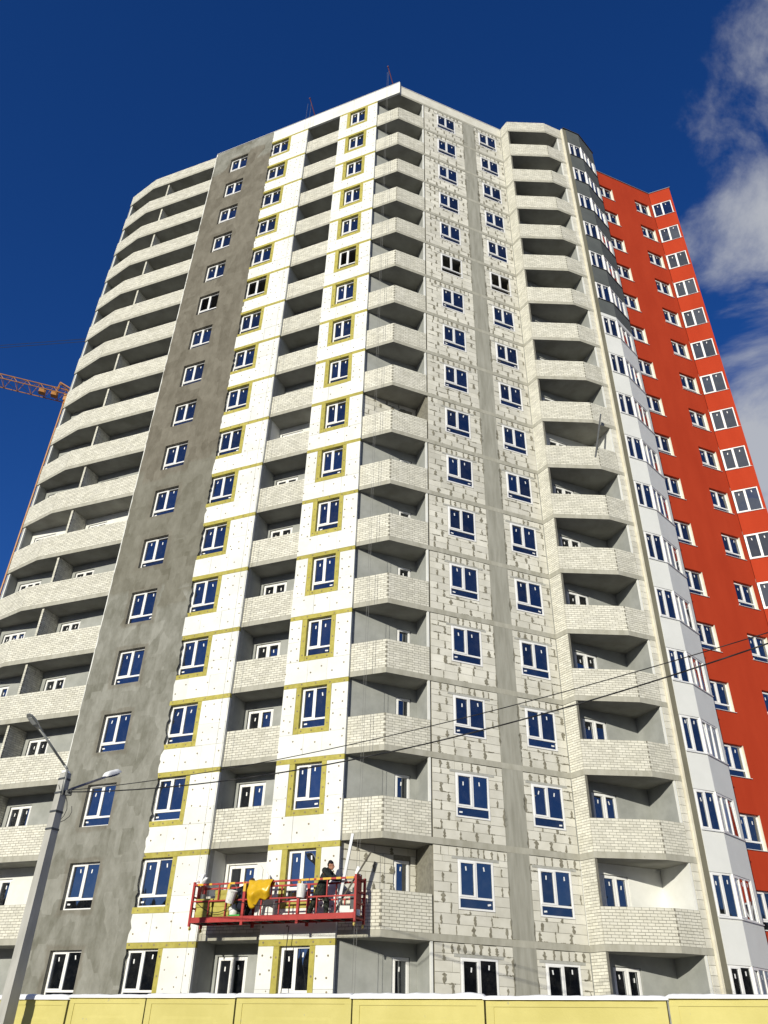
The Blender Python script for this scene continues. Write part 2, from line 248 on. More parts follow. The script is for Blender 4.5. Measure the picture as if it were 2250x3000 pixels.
# ------------------------------------------------------------------ mesh helpers
class MB:
    def __init__(s): s.v = []; s.f = []; s.t = []; s.mi = []
    def add(s, vs, fs, tint=0.5, mat=0, M=None):
        o = len(s.v)
        s.v += [tuple(M @ Vector(p)) if M is not None else tuple(p) for p in vs]
        for q in fs: s.f.append(tuple(i + o for i in q)); s.t.append(tint); s.mi.append(mat)
        return s
    def box(s, x0, x1, y0, y1, z0, z1, M=None, tint=0.5, mat=0):
        vs = [(x0, y0, z0), (x1, y0, z0), (x1, y1, z0), (x0, y1, z0), (x0, y0, z1), (x1, y0, z1), (x1, y1, z1), (x0, y1, z1)]
        return s.add(vs, [(0, 3, 2, 1), (4, 5, 6, 7), (0, 1, 5, 4), (1, 2, 6, 5), (2, 3, 7, 6), (3, 0, 4, 7)], tint, mat, M)
    def prism(s, poly, z0, z1, mat=0, M=None):
        n = len(poly)
        vs = [(x, y, z0) for x, y in poly] + [(x, y, z1) for x, y in poly]
        return s.add(vs, [tuple(range(n - 1, -1, -1)), tuple(range(n, 2 * n))] + [(i, (i + 1) % n, n + (i + 1) % n, n + i) for i in range(n)], 0.5, mat, M)
    def tube(s, p, q, r, r2=None, n=8, mat=0, rot=0.0):
        p, q = Vector(p), Vector(q); r2 = r if r2 is None else r2
        d = (q - p).normalized(); a = Vector((0, 0, 1)) if abs(d.z) < 0.9 else Vector((1, 0, 0))
        u = d.cross(a).normalized(); v = d.cross(u)
        vs = []
        for c, rr in ((p, r), (q, r2)):
            for i in range(n):
                t = 2 * math.pi * i / n + rot; vs.append(c + (u * math.cos(t) + v * math.sin(t)) * rr)
        return s.add(vs, [tuple(range(n)), tuple(range(2 * n - 1, n - 1, -1))] + [(i, n + i, n + (i + 1) % n, (i + 1) % n) for i in range(n)], 0.5, mat)
    def path(s, pts, r, n=6, mat=0):
        for a, b in zip(pts[:-1], pts[1:]): s.tube(a, b, r, n=n, mat=mat)
        return s
    def ball(s, c, r, nu=10, nv=7, M=None, mat=0):
        c = Vector(c); rx, ry, rz = (r, r, r) if not hasattr(r, '__len__') else r
        vs = [c + Vector((0, 0, -rz))]
        for j in range(1, nv):
            a = -math.pi / 2 + math.pi * j / nv
            for i in range(nu):
                b = 2 * math.pi * i / nu; vs.append(c + Vector((rx * math.cos(a) * math.cos(b), ry * math.cos(a) * math.sin(b), rz * math.sin(a))))
        vs.append(c + Vector((0, 0, rz))); fs = []
        for i in range(nu): fs.append((0, 1 + (i + 1) % nu, 1 + i))
        for j in range(nv - 2):
            for i in range(nu):
                a = 1 + j * nu + i; b = 1 + j * nu + (i + 1) % nu; fs.append((a, b, b + nu, a + nu))
        k = 1 + (nv - 2) * nu
        for i in range(nu): fs.append((k + i, k + (i + 1) % nu, len(vs) - 1))
        return s.add(vs, fs, 0.5, mat, M)
    def mesh(s, name, mats, smooth=False):
        me = bpy.data.meshes.new(name); me.from_pydata([tuple(p) for p in s.v], [], s.f)
        mats = mats if isinstance(mats, (list, tuple)) else [mats]
        for q in mats: me.materials.append(q)
        at = me.attributes.new('tint', 'FLOAT', 'FACE'); at.data.foreach_set('value', s.t)
        if len(mats) > 1: me.polygons.foreach_set('material_index', s.mi)
        if smooth: me.polygons.foreach_set('use_smooth', [True] * len(s.f))
        me.update(); return me
    def build(s, name, mats, parent=None, loc=(0, 0, 0), rz=0.0, kind=None, smooth=False):
        return link(name, s.mesh(name, mats, smooth), parent, loc, rz, kind)
def link(name, me, parent=None, loc=(0, 0, 0), rz=0.0, kind=None):
    o = bpy.data.objects.new(name, me); col.objects.link(o); o.location = loc; o.rotation_euler = (0, 0, rz)
    if parent: o.parent = parent
    if kind: o['kind'] = kind
    return o
def empty(name, loc, rz=0.0):
    o = bpy.data.objects.new(name, None); col.objects.link(o); o.location = loc; o.rotation_euler = (0, 0, rz); o.empty_display_size = 0.2
    return o
def tag(o, label=None, cat=None, group=None, kind=None):
    if label: o['label'] = label
    if cat: o['category'] = cat
    if group: o['group'] = group
    if kind: o['kind'] = kind
    return o
def rot2(x, y, a): return (x * math.cos(a) - y * math.sin(a), x * math.sin(a) + y * math.cos(a))

# ------------------------------------------------------------------ plan of the place (metres)
APEX = (0.229, 26.548)
R1, R2 = R(-23.0), R(22.0)            # left facade and right facade; in both frames x runs right, y runs inwards
NF = 18; H = 2.8
def SB(n): return 4.405 + H * (n - 2)
def P1(x, y): return rot2(x, y, R1)
def P2(x, y): return rot2(x, y, R2)

# ------------------------------------------------------------------ ground, road
MB().add([(-300, -300, 0), (300, -300, 0), (300, 300, 0), (-300, 300, 0)], [(0, 1, 2, 3)]).build('ground', M_ground, kind='structure')
FD = R(-25.734); FP0 = (-8.5, 22.28)
rb = MB(); rb.box(-60, 80, -14.5, -5.5, 0.003, 0.008); rb.build('road', M_road, loc=(FP0[0], FP0[1], 0), rz=FD, kind='structure')

# ------------------------------------------------------------------ windows
wcache = {}
def window_mesh(w_, h, kind):
    """white frame in local x 0..w, z 0..h, y 0 (outside) .. 0.07; returns mesh and pane rectangles"""
    key = (round(w_, 3), round(h, 3), kind)
    if key in wcache: return wcache[key]
    b = MB(); f = 0.055; panes = []
    b.box(0, w_, 0, .07, 0, f); b.box(0, w_, 0, .07, h - f, h); b.box(0, f, 0, .07, f, h - f); b.box(w_ - f, w_, 0, .07, f, h - f)
    z0 = f
    if kind.startswith('T'):                       # low fixed light under the casements
        tz = 0.36
        b.box(f, w_ - f, 0, .07, tz - .045, tz + .02); panes.append((f, w_ - f, f, tz - .045)); z0 = tz + .02
    n = int(kind[-1]); mull = .07; cw = (w_ - 2 * f - mull * (n - 1)) / n
    x = f
    for i in range(n):
        if i < n - 1: b.box(x + cw, x + cw + mull, 0, .07, z0, h - f)
        xa, xb, za, zb = x, x + cw, z0, h - f
        if i == 0 or n == 1 or kind[0] == 'D':     # opening sash, a little proud
            s = .042
            b.box(xa - .012, xb + .012, -.016, -.001, za - .012, za + s); b.box(xa - .012, xb + .012, -.016, -.001, zb - s, zb + .012)
            b.box(xa - .012, xa + s, -.016, -.001, za + s, zb - s); b.box(xb - s, xb + .012, -.016, -.001, za + s, zb - s)
            b.box(xa, xa + s, 0, .03, za, zb); b.box(xb - s, xb, 0, .03, za, zb); b.box(xa + s, xb - s, 0, .03, za, za + s); b.box(xa + s, xb - s, 0, .03, zb - s, zb)
            xa += s; xb -= s; za += s; zb -= s
        panes.append((xa, xb, za, zb)); x += cw + mull
    wcache[key] = (b.mesh('window', M_pvc), panes, kind)
    return wcache[key]
pcache = {}
def pane_mesh(w_, h):
    k = (round(w_, 3), round(h, 3))
    if k not in pcache:
        pcache[k] = MB().box(-w_ / 2, w_ / 2, 0, .012, -h / 2, h / 2).mesh('pane', M_glass)
    return pcache[k]
stick_v = MB().box(-.022, .022, -.0015, 0, -.064, .064).mesh('sticker', M_stick)
stick_h = MB().box(-.06, .06, -.0015, 0, -.026, .026).mesh('sticker', M_stick)
def add_window(parent, fr, x, y, z, w_, h, kind='T2', glazed=True, tilt=0.0, name='window'):
    me, panes, kd = window_mesh(w_, h, kind)
    px, py = rot2(x, y, fr)
    o = link(name, me, parent, (px, py, z), fr + tilt)
    if not glazed: return o
    for i, (xa, xb, za, zb) in enumerate(panes):
        p = link('pane', pane_mesh(xb - xa + .006, zb - za + .006), o, ((xa + xb) / 2, .032, (za + zb) / 2))
        p.rotation_euler = (rng.gauss(0, .010), 0, rng.gauss(0, .010))
        low = kd[0] == 'T' and i == 0
        if low:
            s = link('sticker', stick_h, o, (rng.choice([xa + .13, xa + .13, xb - .14]), .0235, (za + zb) / 2 + rng.uniform(-.03, .02)))
        else:
            s = link('sticker', stick_v, o, (xa + (xb - xa) * rng.uniform(.35, .62), .0235, zb - rng.uniform(.14, .26)))
        s.rotation_euler = (0, rng.gauss(0, .12), 0)
    return o

# ------------------------------------------------------------------ bricks and blocks
bcache = {}
def piece_mesh(name, l, dpt, h, mat):
    k = (name, round(l, 3), round(h, 3))
    if k not in bcache:
        b = MB(); c = .004
        # box with a small chamfer round its face
        b.add([(0, c, 0), (l, c, 0), (l, c, h), (0, c, h), (c, 0, c), (l - c, 0, c), (l - c, 0, h - c), (c, 0, h - c), (0, dpt, 0), (l, dpt, 0), (l, dpt, h), (0, dpt, h)],
              [(4, 5, 6, 7), (0, 1, 5, 4), (1, 2, 6, 5), (2, 3, 7, 6), (3, 0, 4, 7), (0, 8, 9, 1), (1, 9, 10, 2), (2, 10, 11, 3), (3, 11, 8, 0)])
        bcache[k] = b.mesh(name, mat)
    return bcache[k]
BR_L, BR_H, JT = 0.25, 0.0925, 0.0145
def brick_rects(length, rows, phase=0, t0=0.0, t1=0.0):
    out = []; L0 = length
    for r in range(rows):
        length = L0 - (t1 if (r + phase) % 2 else 0.0)
        x = 0.0 if not t0 or (r + phase) % 2 else t0; first = True
        off = (BR_L / 2 if (r + phase) % 2 else BR_L)
        while x < length - .02:
            x1 = min(length, x + (off if first else BR_L)); first = False
            if x1 - x > .03: out.append((x + JT / 2, x1 - JT / 2, r * BR_H + JT / 2, (r + 1) * BR_H - JT / 2))
            x = x1
    return out
def brick_run(parent, mb, P, Q, z0, rows, phase=0, singles=False, t0=0.0, t1=0.0):
    """bricks of one straight run; P to Q runs left to right as seen from outside"""
    d = Vector((Q[0] - P[0], Q[1] - P[1])); a = math.atan2(d.y, d.x)
    M = Matrix.Translation((P[0], P[1], z0)) @ Matrix.Rotation(a, 4, 'Z')
    for (x0, x1, za, zb) in brick_rects(d.length, rows, phase, t0, t1):
        j = rng.uniform(-.002, .003)
        if singles:
            px, py = rot2(x0, j, a)
            link('brick', piece_mesh('brick', x1 - x0, .05, zb - za, M_brick), parent, (P[0] + px, P[1] + py, z0 + za), a)
        else:
            mb.box(x0, x1, j, .05, za, zb, M=M, tint=rng.random())
def core_run(mb, P, Q, z0, z1, thick=.12, inset=.009):
    d = Vector((Q[0] - P[0], Q[1] - P[1])); a = math.atan2(d.y, d.x)
    M = Matrix.Translation((P[0], P[1], 0)) @ Matrix.Rotation(a, 4, 'Z')
    mb.box(0, d.length, inset, thick, z0, z1, M=M)

# ================================================================== BUILDING 1: unfinished tower
B1 = empty('apartment_building', (APEX[0], APEX[1], 0))
tag(B1, 'unfinished corner tower block with bare brick balconies, white insulation strips and grey coated strip', 'building')
rngb = random.Random(21)

LEFT = [P1(-21.2, .45), P1(-18.75, -.13), P1(-13.6, 0)]
V7, V8, V9, V11 = P2(7.45, 0), P2(7.58, -.66), P2(9.88, -1.56), P2(11.2, -1.57)
outline = [P1(-21.25, 10), P1(-21.25, .52)] + LEFT + [(0, 0), V7, V8, V9, V11, P2(11.2, 10)]
# slabs: formwork soffit and rough edge
slab = MB(); slab.prism(outline, 0, 0.2)
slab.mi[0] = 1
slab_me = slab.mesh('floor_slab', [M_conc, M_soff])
for n in range(1, NF + 2): link('floor_slab', slab_me, B1, (0, 0, SB(n)))
# plinth under floor one and closing walls at the back
pl = MB()
ring = [p for p in outline]
pl.prism([(x * .995, y * .995 + .04) for x, y in ring], 0.0, SB(1) - .003); pl.build('plinth', M_conc, B1)
rw = MB(); zt = SB(NF + 1) - .002
for (fr, x0, x1, y0, y1) in ((R1, -21.24, -21.04, 1.1, 9.99), (R2, 10.99, 11.19, .0, 9.99)):
    rw.box(x0, x1, y0, y1, SB(1), zt, M=Matrix.Rotation(fr, 4, 'Z'))
A, Bq = Vector(P1(-21.25, 9.9)), Vector(P2(11.2, 9.9)); core_run(rw, A, Bq, SB(1), zt, .2, 0)
rw.build('rear_wall', M_room, B1)

# ---- left facade (frame R1)
def wall_with_hole(mb, x0, x1, z0, z1, hx0, hx1, hz0, hz1, y0, y1):
    mb.box(x0, x1, y0, y1, z0, hz0); mb.box(x0, x1, y0, y1, hz1, z1)
    mb.box(x0, hx0, y0, y1, hz0, hz1); mb.box(hx1, x1, y0, y1, hz0, hz1)
WIN1 = {'grey': (-12.28, -10.93), 'w1': (-9.09, -7.81), 'w2': (-3.31, -2.27)}
ZB, ZT = 1.05, 2.60
EPSY = -.12
# structural walls behind the insulation
for nm, x0, x1 in (('w1', -9.14, -6.38), ('w2', -4.06, -1.5)):
    wm = MB()
    for n in range(1, NF + 1):
        z = SB(n); wall_with_hole(wm, x0, x1, z + .201, z + H - .001, *WIN1[nm], z + ZB, z + ZT, .002, .25)
    wm.build('wall', M_lint, B1, rz=R1)
# grey coated strip
gm = MB()
zlow = SB(1) - 1.0
for n in range(1, NF + 1):
    z = SB(n); wall_with_hole(gm, -13.55, -9.14, z if n > 1 else zlow, z + H, *WIN1['grey'], z + ZB, z + ZT, EPSY, .25)
gm.box(-13.55, -9.14, EPSY, .2, SB(19), SB(19) + 1.22)
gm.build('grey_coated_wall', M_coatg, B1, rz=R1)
# insulation edge left bare along the balconies, and the trowelled, ragged border of the coat
eb = MB(); eb.box(-13.64, -13.552, EPSY, -.003, zlow, SB(19) + 1.2); eb.build('insulation_edge', M_eps, B1, rz=R1)
sk = MB()
def ragged(x_in, x_edge, amp, step, sgn):
    z = zlow; prev = None
    while z < SB(19) + 1.2:
        x = x_edge + sgn * abs(rngb.gauss(0, amp))
        if rngb.random() < .12: x = x_edge + sgn * amp * 2.2
        row = ((x_in, EPSY - .004, z), (x, EPSY - .004, z))
        if prev:
            vs = [prev[0], prev[1], row[1], row[0]]
            sk.add(vs if sgn > 0 else vs[::-1], [(0, 1, 2, 3)])
        prev = row; z += step * rngb.uniform(.5, 1.5)
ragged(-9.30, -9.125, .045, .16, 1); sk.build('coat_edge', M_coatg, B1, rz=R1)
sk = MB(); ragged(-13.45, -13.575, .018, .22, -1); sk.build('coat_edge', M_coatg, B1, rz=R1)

eps_parent = {}
def board(x0, x1, z0, z1, mat, name, y0=EPSY, bow=True):
    if x1 - x0 < .03 or z1 - z0 < .03: return
    g = .0035
    b = MB(); b.box(x0 + g, x1 - g, y0 + (rngb.uniform(-.008, .006) if bow else 0), -.003, z0 + g, z1 - g)
    b.build(name, mat, B1, rz=R1)
dots = MB()
def dot(x, z):
    zc = z; n = 7; r = .032
    vs = [(x, EPSY - .010, zc)] + [(x + r * math.cos(2 * math.pi * i / n), EPSY - .006, zc + r * math.sin(2 * math.pi * i / n)) for i in range(n)]
    dots.add(vs, [(0, 1 + (i + 1) % n, 1 + i) for i in range(n)])
for n in range(1, NF + 1):
    z = SB(n)
    # strip next to the corner balcony (window in the middle)
    b0 = z + (-.02 if n > 1 else -.9)
    if n != 2:
        xs = [-4.06, -3.16 + rngb.uniform(-.1, .1), -2.3 + rngb.uniform(-.1, .1), -1.42]
    else: xs = [-4.06, -3.2, -2.2, -1.42]
    for a, b in zip(xs[:-1], xs[1:]): board(a, b, b0, z + .84, M_eps, 'insulation_board')
    zs = [z + .84, z + 1.62 + rngb.uniform(-.25, .25), z + 2.60]
    for a, b in zip(zs[:-1], zs[1:]):
        board(-4.06, -3.52, a, b, M_eps, 'insulation_board'); board(-2.08, -1.42, a, b, M_eps, 'insulation_board')
    board(-4.06, -1.42, z + 2.60, z + 2.78, M_wool, 'mineral_wool_strip')
    board(-3.52, -3.31, z + .84, z + 2.60, M_wool, 'mineral_wool_strip'); board(-2.27, -2.08, z + .84, z + 2.60, M_wool, 'mineral_wool_strip')
    board(-3.31, -2.27, z + .84, z + ZB, M_wool, 'mineral_wool_strip')
    # strip next to the grey coat (window against its left edge)
    xs = [-9.14, -8.3 + rngb.uniform(-.15, .15), -7.35 + rngb.uniform(-.1, .1), -6.38]
    for a, b in zip(xs[:-1], xs[1:]): board(a, b, b0, z + .85, M_eps, 'insulation_board')
    zs = [z + .85, z + 1.45 + rngb.uniform(-.25, .25), z + 2.60]
    for a, b in zip(zs[:-1], zs[1:]):
        board(-7.62, -6.38, a, b, M_eps, 'insulation_board')
    board(-9.14, -6.38, z + 2.60, z + 2.78, M_wool, 'mineral_wool_strip')
    board(-7.81, -7.62, z + .85, z + 2.60, M_wool, 'mineral_wool_strip'); board(-9.14, -7.81, z + .85, z + ZB, M_wool, 'mineral_wool_strip')
    # plate anchors
    for x in (-3.9, -3.63): 
        for q in range(4): dot(x + rngb.gauss(0, .03), z + .95 + q * .45 + rngb.gauss(0, .07))
    for x in (-1.95, -1.6):
        for q in range(4): dot(x + rngb.gauss(0, .04), z + .95 + q * .45 + rngb.gauss(0, .08))
    for q in range(6): dot(-4.0 + q * .48 + rngb.gauss(0, .05), z + .32 + .28 * (q % 2) + rngb.gauss(0, .05))
    for q in range(5): dot(-3.9 + q * .58, z + 2.69 + rngb.gauss(0, .02))
    for q in range(3): dot(-3.41, z + 1.1 + q * .6 + rngb.gauss(0, .05)); dot(-2.17, z + 1.1 + q * .6 + rngb.gauss(0, .05))
    for q in range(3): dot(-3.2 + q * .42, z + .94)
    for x in (-7.4, -7.0, -6.6):
        for q in range(4): dot(x + rngb.gauss(0, .05), z + 1.0 + q * .45 + rngb.gauss(0, .1))
    for q in range(6): dot(-8.95 + q * .48 + rngb.gauss(0, .05), z + .32 + .28 * (q % 2) + rngb.gauss(0, .05))
    for q in range(6): dot(-9.0 + q * .5, z + 2.69 + rngb.gauss(0, .02))
    for q in range(3): dot(-7.71, z + 1.1 + q * .6 + rngb.gauss(0, .05)); dot(-8.9 + q * .42, z + .95)
    for nm in ('grey', 'w1', 'w2'):
        x0, x1 = WIN1[nm]
        add_window(B1, R1, x0 + .005, .03, z + ZB + .005, x1 - x0 - .01, ZT - ZB - .01, 'T2', glazed=n != 13)
tag(dots.build('anchor_plates', M_disc, B1, rz=R1), kind='stuff')
# attic band of insulation above the last windows and the corner balcony
zr = SB(19)
xs = [-9.13, -7.6, -6.1, -4.6, -3.1, -1.6, .115]
for a, b in zip(xs[:-1], xs[1:]): board(a, b, zr - .02, zr + 1.23, M_eps, 'insulation_board', bow=False)
par = MB(); par.box(-13.6, 0.0, .002, .2, zr + .201, zr + 1.2); par.build('roof_parapet', M_lint, B1, rz=R1)
cp = MB(); cp.box(-13.62, .1, EPSY - .02, .22, zr + 1.24, zr + 1.27); cp.build('coping', M_flash, B1, rz=R1)

# ---- loggia between the two insulated strips
def brick_part(name, runs, z0, rows, singles=False, tooth=0.0):
    core = MB()
    for i, (P, Q, ph) in enumerate(runs): core_run(core, P, Q, z0 + .002, z0 + rows * BR_H, inset=.004 if tooth else .009)
    o = core.build(name, M_mort, B1)
    mb = MB()
    for i, (P, Q, ph) in enumerate(runs): brick_run(o, mb, P, Q, z0, rows, ph, singles, tooth if i > 0 else 0.0, tooth if i < len(runs) - 1 else 0.0)
    if not singles: tag(mb.build('brickwork', M_brick, o), kind='stuff')
    return o
for n in range(1, NF + 1):
    z = SB(n); zf = z + .2; zc = z + H
    white = n in (2, 9)
    lw = MB(); Mr = None
    wx0, wx1 = -6.24, -5.10
    # back wall with balcony door opening
    lw.box(-6.38, wx0, 1.05, 1.25, zf, zc); lw.box(wx1, -4.06, 1.05, 1.25, zf, zc); lw.box(wx0, wx1, 1.05, 1.25, z + 2.45, zc)
    lw.box(-6.46, -6.381, .252, 1.25, zf, zc); lw.box(-4.059, -3.98, .252, 1.25, zf, zc)
    lw.box(-6.40, -6.381, .0, .251, zf, zc); lw.box(-4.059, -4.04, .0, .251, zf, zc)
    lw.build('loggia_wall', M_eps if white else M_plas, B1, rz=R1)
    if n <= 10: add_window(B1, R1, wx0 + .02, 1.10, zf + .01, wx1 - wx0 - .04, 2.22, 'D2', name='balcony_door')
    else:
        cw = MB(); cw.box(wx0, wx1, 1.15, 1.2, zf, z + 2.45); cw.build('loggia_wall', M_plas, B1, rz=R1)
    if n > 1: brick_part('loggia_parapet', [(P1(-6.375, .004), P1(-4.065, .004), n % 2)], zf, 12)

# ---- left balconies
for n in range(1, NF + 1):
    z = SB(n); zf = z + .2; zc = z + H
    lw = MB()
    d1, d2 = (-20.78, -19.36), (-17.22, -16.05)
    for a, b in ((-21.1, d1[0]), (d1[1], d2[0]), (d2[1], -13.5)): lw.box(a, b, 1.05, 1.25, zf, zc)
    for d in (d1, d2): lw.box(d[0], d[1], 1.05, 1.25, z + 2.42, zc)
    lw.build('loggia_wall', M_eps if n in (2, 8) else M_plas, B1, rz=R1)
    sw = MB(); sw.box(-21.20, -21.02, .50, 1.25, zf, zc); sw.build('side_wall', M_plas, B1, rz=R1)
    sw = MB(); sw.box(-13.56, -13.44, .251, 1.25, zf, zc); sw.build('side_wall', M_plas, B1, rz=R1)
    ee = MB(); ee.box(-21.06, -21.0, .47, .56, zf + 1.1, zc - .005); ee.build('insulation_edge', M_eps, B1, rz=R1)
    if n <= 9:
        add_window(B1, R1, d2[0] + .02, 1.10, zf + .01, d2[1] - d2[0] - .04, 2.19, 'D2', name='balcony_door')
        add_window(B1, R1, d1[0] + .02, 1.10, zf + .01, d1[1] - d1[0] - .04, 2.19, 'D3', name='balcony_door')
    else:
        cw = MB(); cw.box(d1[0], d1[1], 1.15, 1.2, zf, z + 2.42); cw.box(d2[0], d2[1], 1.15, 1.2, zf, z + 2.42); cw.build('loggia_wall', M_plas, B1, rz=R1)
    # brick partition between the two flats
    pt = MB(); M0 = Matrix.Rotation(R1, 4, 'Z')
    pc = MB(); pc.box(-17.55, -17.45, .02, 1.05, zf, zc); po = pc.build('partition', M_mort, B1, rz=R1)
    for r in range(28):
        za, zb = zf + r * BR_H + .006, zf + (r + 1) * BR_H - .006
        pt.box(-17.56, -17.44, .012, .03, za, zb, tint=rngb.random())
        y = .03 + (.06 if r % 2 else .0)
        while y < 1.04:
            y1 = min(1.05, y + BR_L); pt.box(-17.56, -17.44, y + .006, y1 - .006, za, zb, tint=rngb.random()); y = y1
    tag(pt.build('brickwork', M_brick, po), kind='stuff')
    if n > 1: brick_part('balcony_parapet', [(LEFT[0], LEFT[1], n % 2), (LEFT[1], LEFT[2], (n + 1) % 2)], zf, 12)
brick_part('roof_parapet', [(LEFT[0], LEFT[1], 0), (LEFT[1], LEFT[2], 1)], zr + .2, 10)

def smear(mb, x, za, zb, q, y=.004):
    n = 7; prev = None; base = q.uniform(.018, .06)
    z0 = za - q.uniform(0, .02); z1 = zb + q.uniform(-.06, .02)
    for i in range(n + 1):
        t = i / n; zz_ = z0 + (z1 - z0) * t
        wv = base * (.45 + 1.1 * q.random()) * (1.0 if 0 < i < n else .25); cx = x + q.gauss(0, .008)
        rowp = ((cx - wv, y, zz_), (cx + wv * q.uniform(.6, 1.3), y, zz_))
        if prev: mb.add([prev[0], prev[1], rowp[1], rowp[0]], [(0, 1, 2, 3)])
        prev = rowp
def hsmear(mb, x, z, ln, q, y=.0035):
    n = 8; prev = None
    for i in range(n + 1):
        xx = x + ln * i / n; a = .005 + .022 * q.random(); b = .004 + .03 * q.random()
        rowp = ((xx, y, z - a), (xx, y, z + b))
        if prev: mb.add([prev[0], rowp[0], rowp[1], prev[1]], [(0, 1, 2, 3)])
        prev = rowp
SMEAR, HSM = smear, hsmear
# ---- corner balcony (right facade frame R2 for its back wall)
V5 = P1(-1.425, .004); V6 = P2(1.74, .004)
for n in range(1, NF + 1):
    z = SB(n); zf = z + .2; zc = z + H
    bare = n in (2, 9)
    dx0, dx1 = .88, 1.49
    lw = MB()
    for a, b in ((-1.02, dx0), (dx1, 1.72)): lw.box(a, b, 1.13, 1.3, zf, zc)
    lw.box(dx0, dx1, 1.13, 1.3, z + 2.42, zc)
    o = lw.build('loggia_wall', M_mort if bare else M_plas, B1, rz=R2)
    if bare:                                          # aerated blocks not yet coated
        bl = []; r = 0; zz_ = zf
        while zz_ < zc - .05:
            h_ = min(.29, zc - zz_ - .01); x = -1.0 - .3 * (r % 2)
            while x < 1.70:
                xa, xb = max(x, -1.0), min(x + .6, 1.70)
                for ya, yb in ((xa, min(xb, dx0)), (max(xa, dx1), xb)) if zz_ < z + 2.42 else ((xa, xb),):
                    if yb - ya > .06: bl.append((ya + .006, yb - .006, zz_ + .006, zz_ + h_ - .004))
                x += .6
            zz_ += .295; r += 1
        mb = MB()
        for (xa, xb, za, zb) in bl:
            if n == 2:
                px, py = rot2(xa, 1.118, R2); link('block', piece_mesh('block', xb - xa, .05, zb - za, M_block), o, (xa, 1.118, za))
            else: mb.box(xa, xb, 1.118, 1.16, za, zb, tint=rngb.random())
        if n != 2: tag(mb.build('blockwork', M_block, o), kind='stuff')
        sm = MB(); q = random.Random(n)
        for (xa, xb, za, zb) in bl:
            if q.random() < .75: SMEAR(sm, xb + .006, za, zb, q, 1.110)
            if q.random() < .3: HSM(sm, xa + .1, za - .005, q.uniform(.15, .35), q, 1.111)
        tag(sm.build('mortar_smears', M_smear, o), kind='stuff')
    if n <= 10: add_window(B1, R2, dx0 + .02, 1.17, zf + .01, dx1 - dx0 - .04, 2.2, 'D1', name='balcony_door')
    else:
        cw = MB(); cw.box(dx0, dx1, 1.2, 1.25, zf, z + 2.42); cw.build('loggia_wall', M_plas, B1, rz=R2)
    sw = MB(); sw.box(1.722, 1.80, .10, 1.3, zf, zc); sw.build('side_wall', M_mort if bare else M_plas, B1, rz=R2)
    if not bare:
        ee = MB(); ee.box(1.665, 1.745, .016, .10, zf + 1.12, zc - .004); ee.build('insulation_edge', M_eps, B1, rz=R2)
    if n > 1: brick_part('corner_balcony_parapet', [(V5, (.0, .006), n % 2), ((.0, .006), V6, (n + 1) % 2)], zf, 12, singles=(n == 2), tooth=.035)

# ---- right facade: aerated block infill between slab edges
colm = MB(); colm.box(4.55, 5.40, .004, .3, SB(1) - 1.5, SB(19)); colm.build('concrete_column', M_colm, B1, rz=R2)
ZB2, ZT2 = .94, 2.41
def block_rects(x0, x1, wx0, wx1, z, seed):
    q = random.Random(seed); out = []; joints = []
    zt = z + H - .012
    def row(xa, xb, za, zb, off, L=.6):
        x = xa; first = True
        while x < xb - .02:
            e = x + (off if first and off > .08 else L); first = False
            if xb - e < .12: e = xb
            e = min(e, xb); out.append((x + .006, e - .006, za + .005, zb - .005))
            if e < xb - .02: joints.append((e, za, zb))
            x = e
    zs = [z + .2 + .3 * i for i in range(8)]
    row(x0, x1, zs[0], zs[1], q.uniform(.15, .6)); row(x0, x1, zs[1], zs[2], q.uniform(.15, .6))
    for i in range(2, 8):
        za, zb = zs[i], min(zs[i] + .3, z + 2.5)
        if za < z + ZB2:                                # course that the sill sits in
            row(x0, wx0 - .01, za, zb, .3 * (i % 2)); row(wx1 + .01, x1, za, zb, .3 * (i % 2)); row(wx0 - .01, wx1 + .01, za, z + ZB2 - .01, q.uniform(.2, .5))
        elif za < z + ZT2 - .1:
            row(x0, wx0 - .01, za, zb, .32 * (i % 2) + .0); row(wx1 + .01, x1, za, zb, .3 * ((i + 1) % 2))
    za = z + 2.5                                         # last course: cut pieces on end
    x = x0
    while x < x1 - .03:
        e = min(x1, x + q.choice([.22, .26, .30, .30, .36]))
        if x1 - e < .1: e = x1
        out.append((x + .006, e - .006, za + .004, zt - q.uniform(0, .02)))
        if e < x1 - .02: joints.append((e, za, zt))
        x = e
    return out, joints
C_, D_ = (2.67, 3.975), (5.70, 7.005)
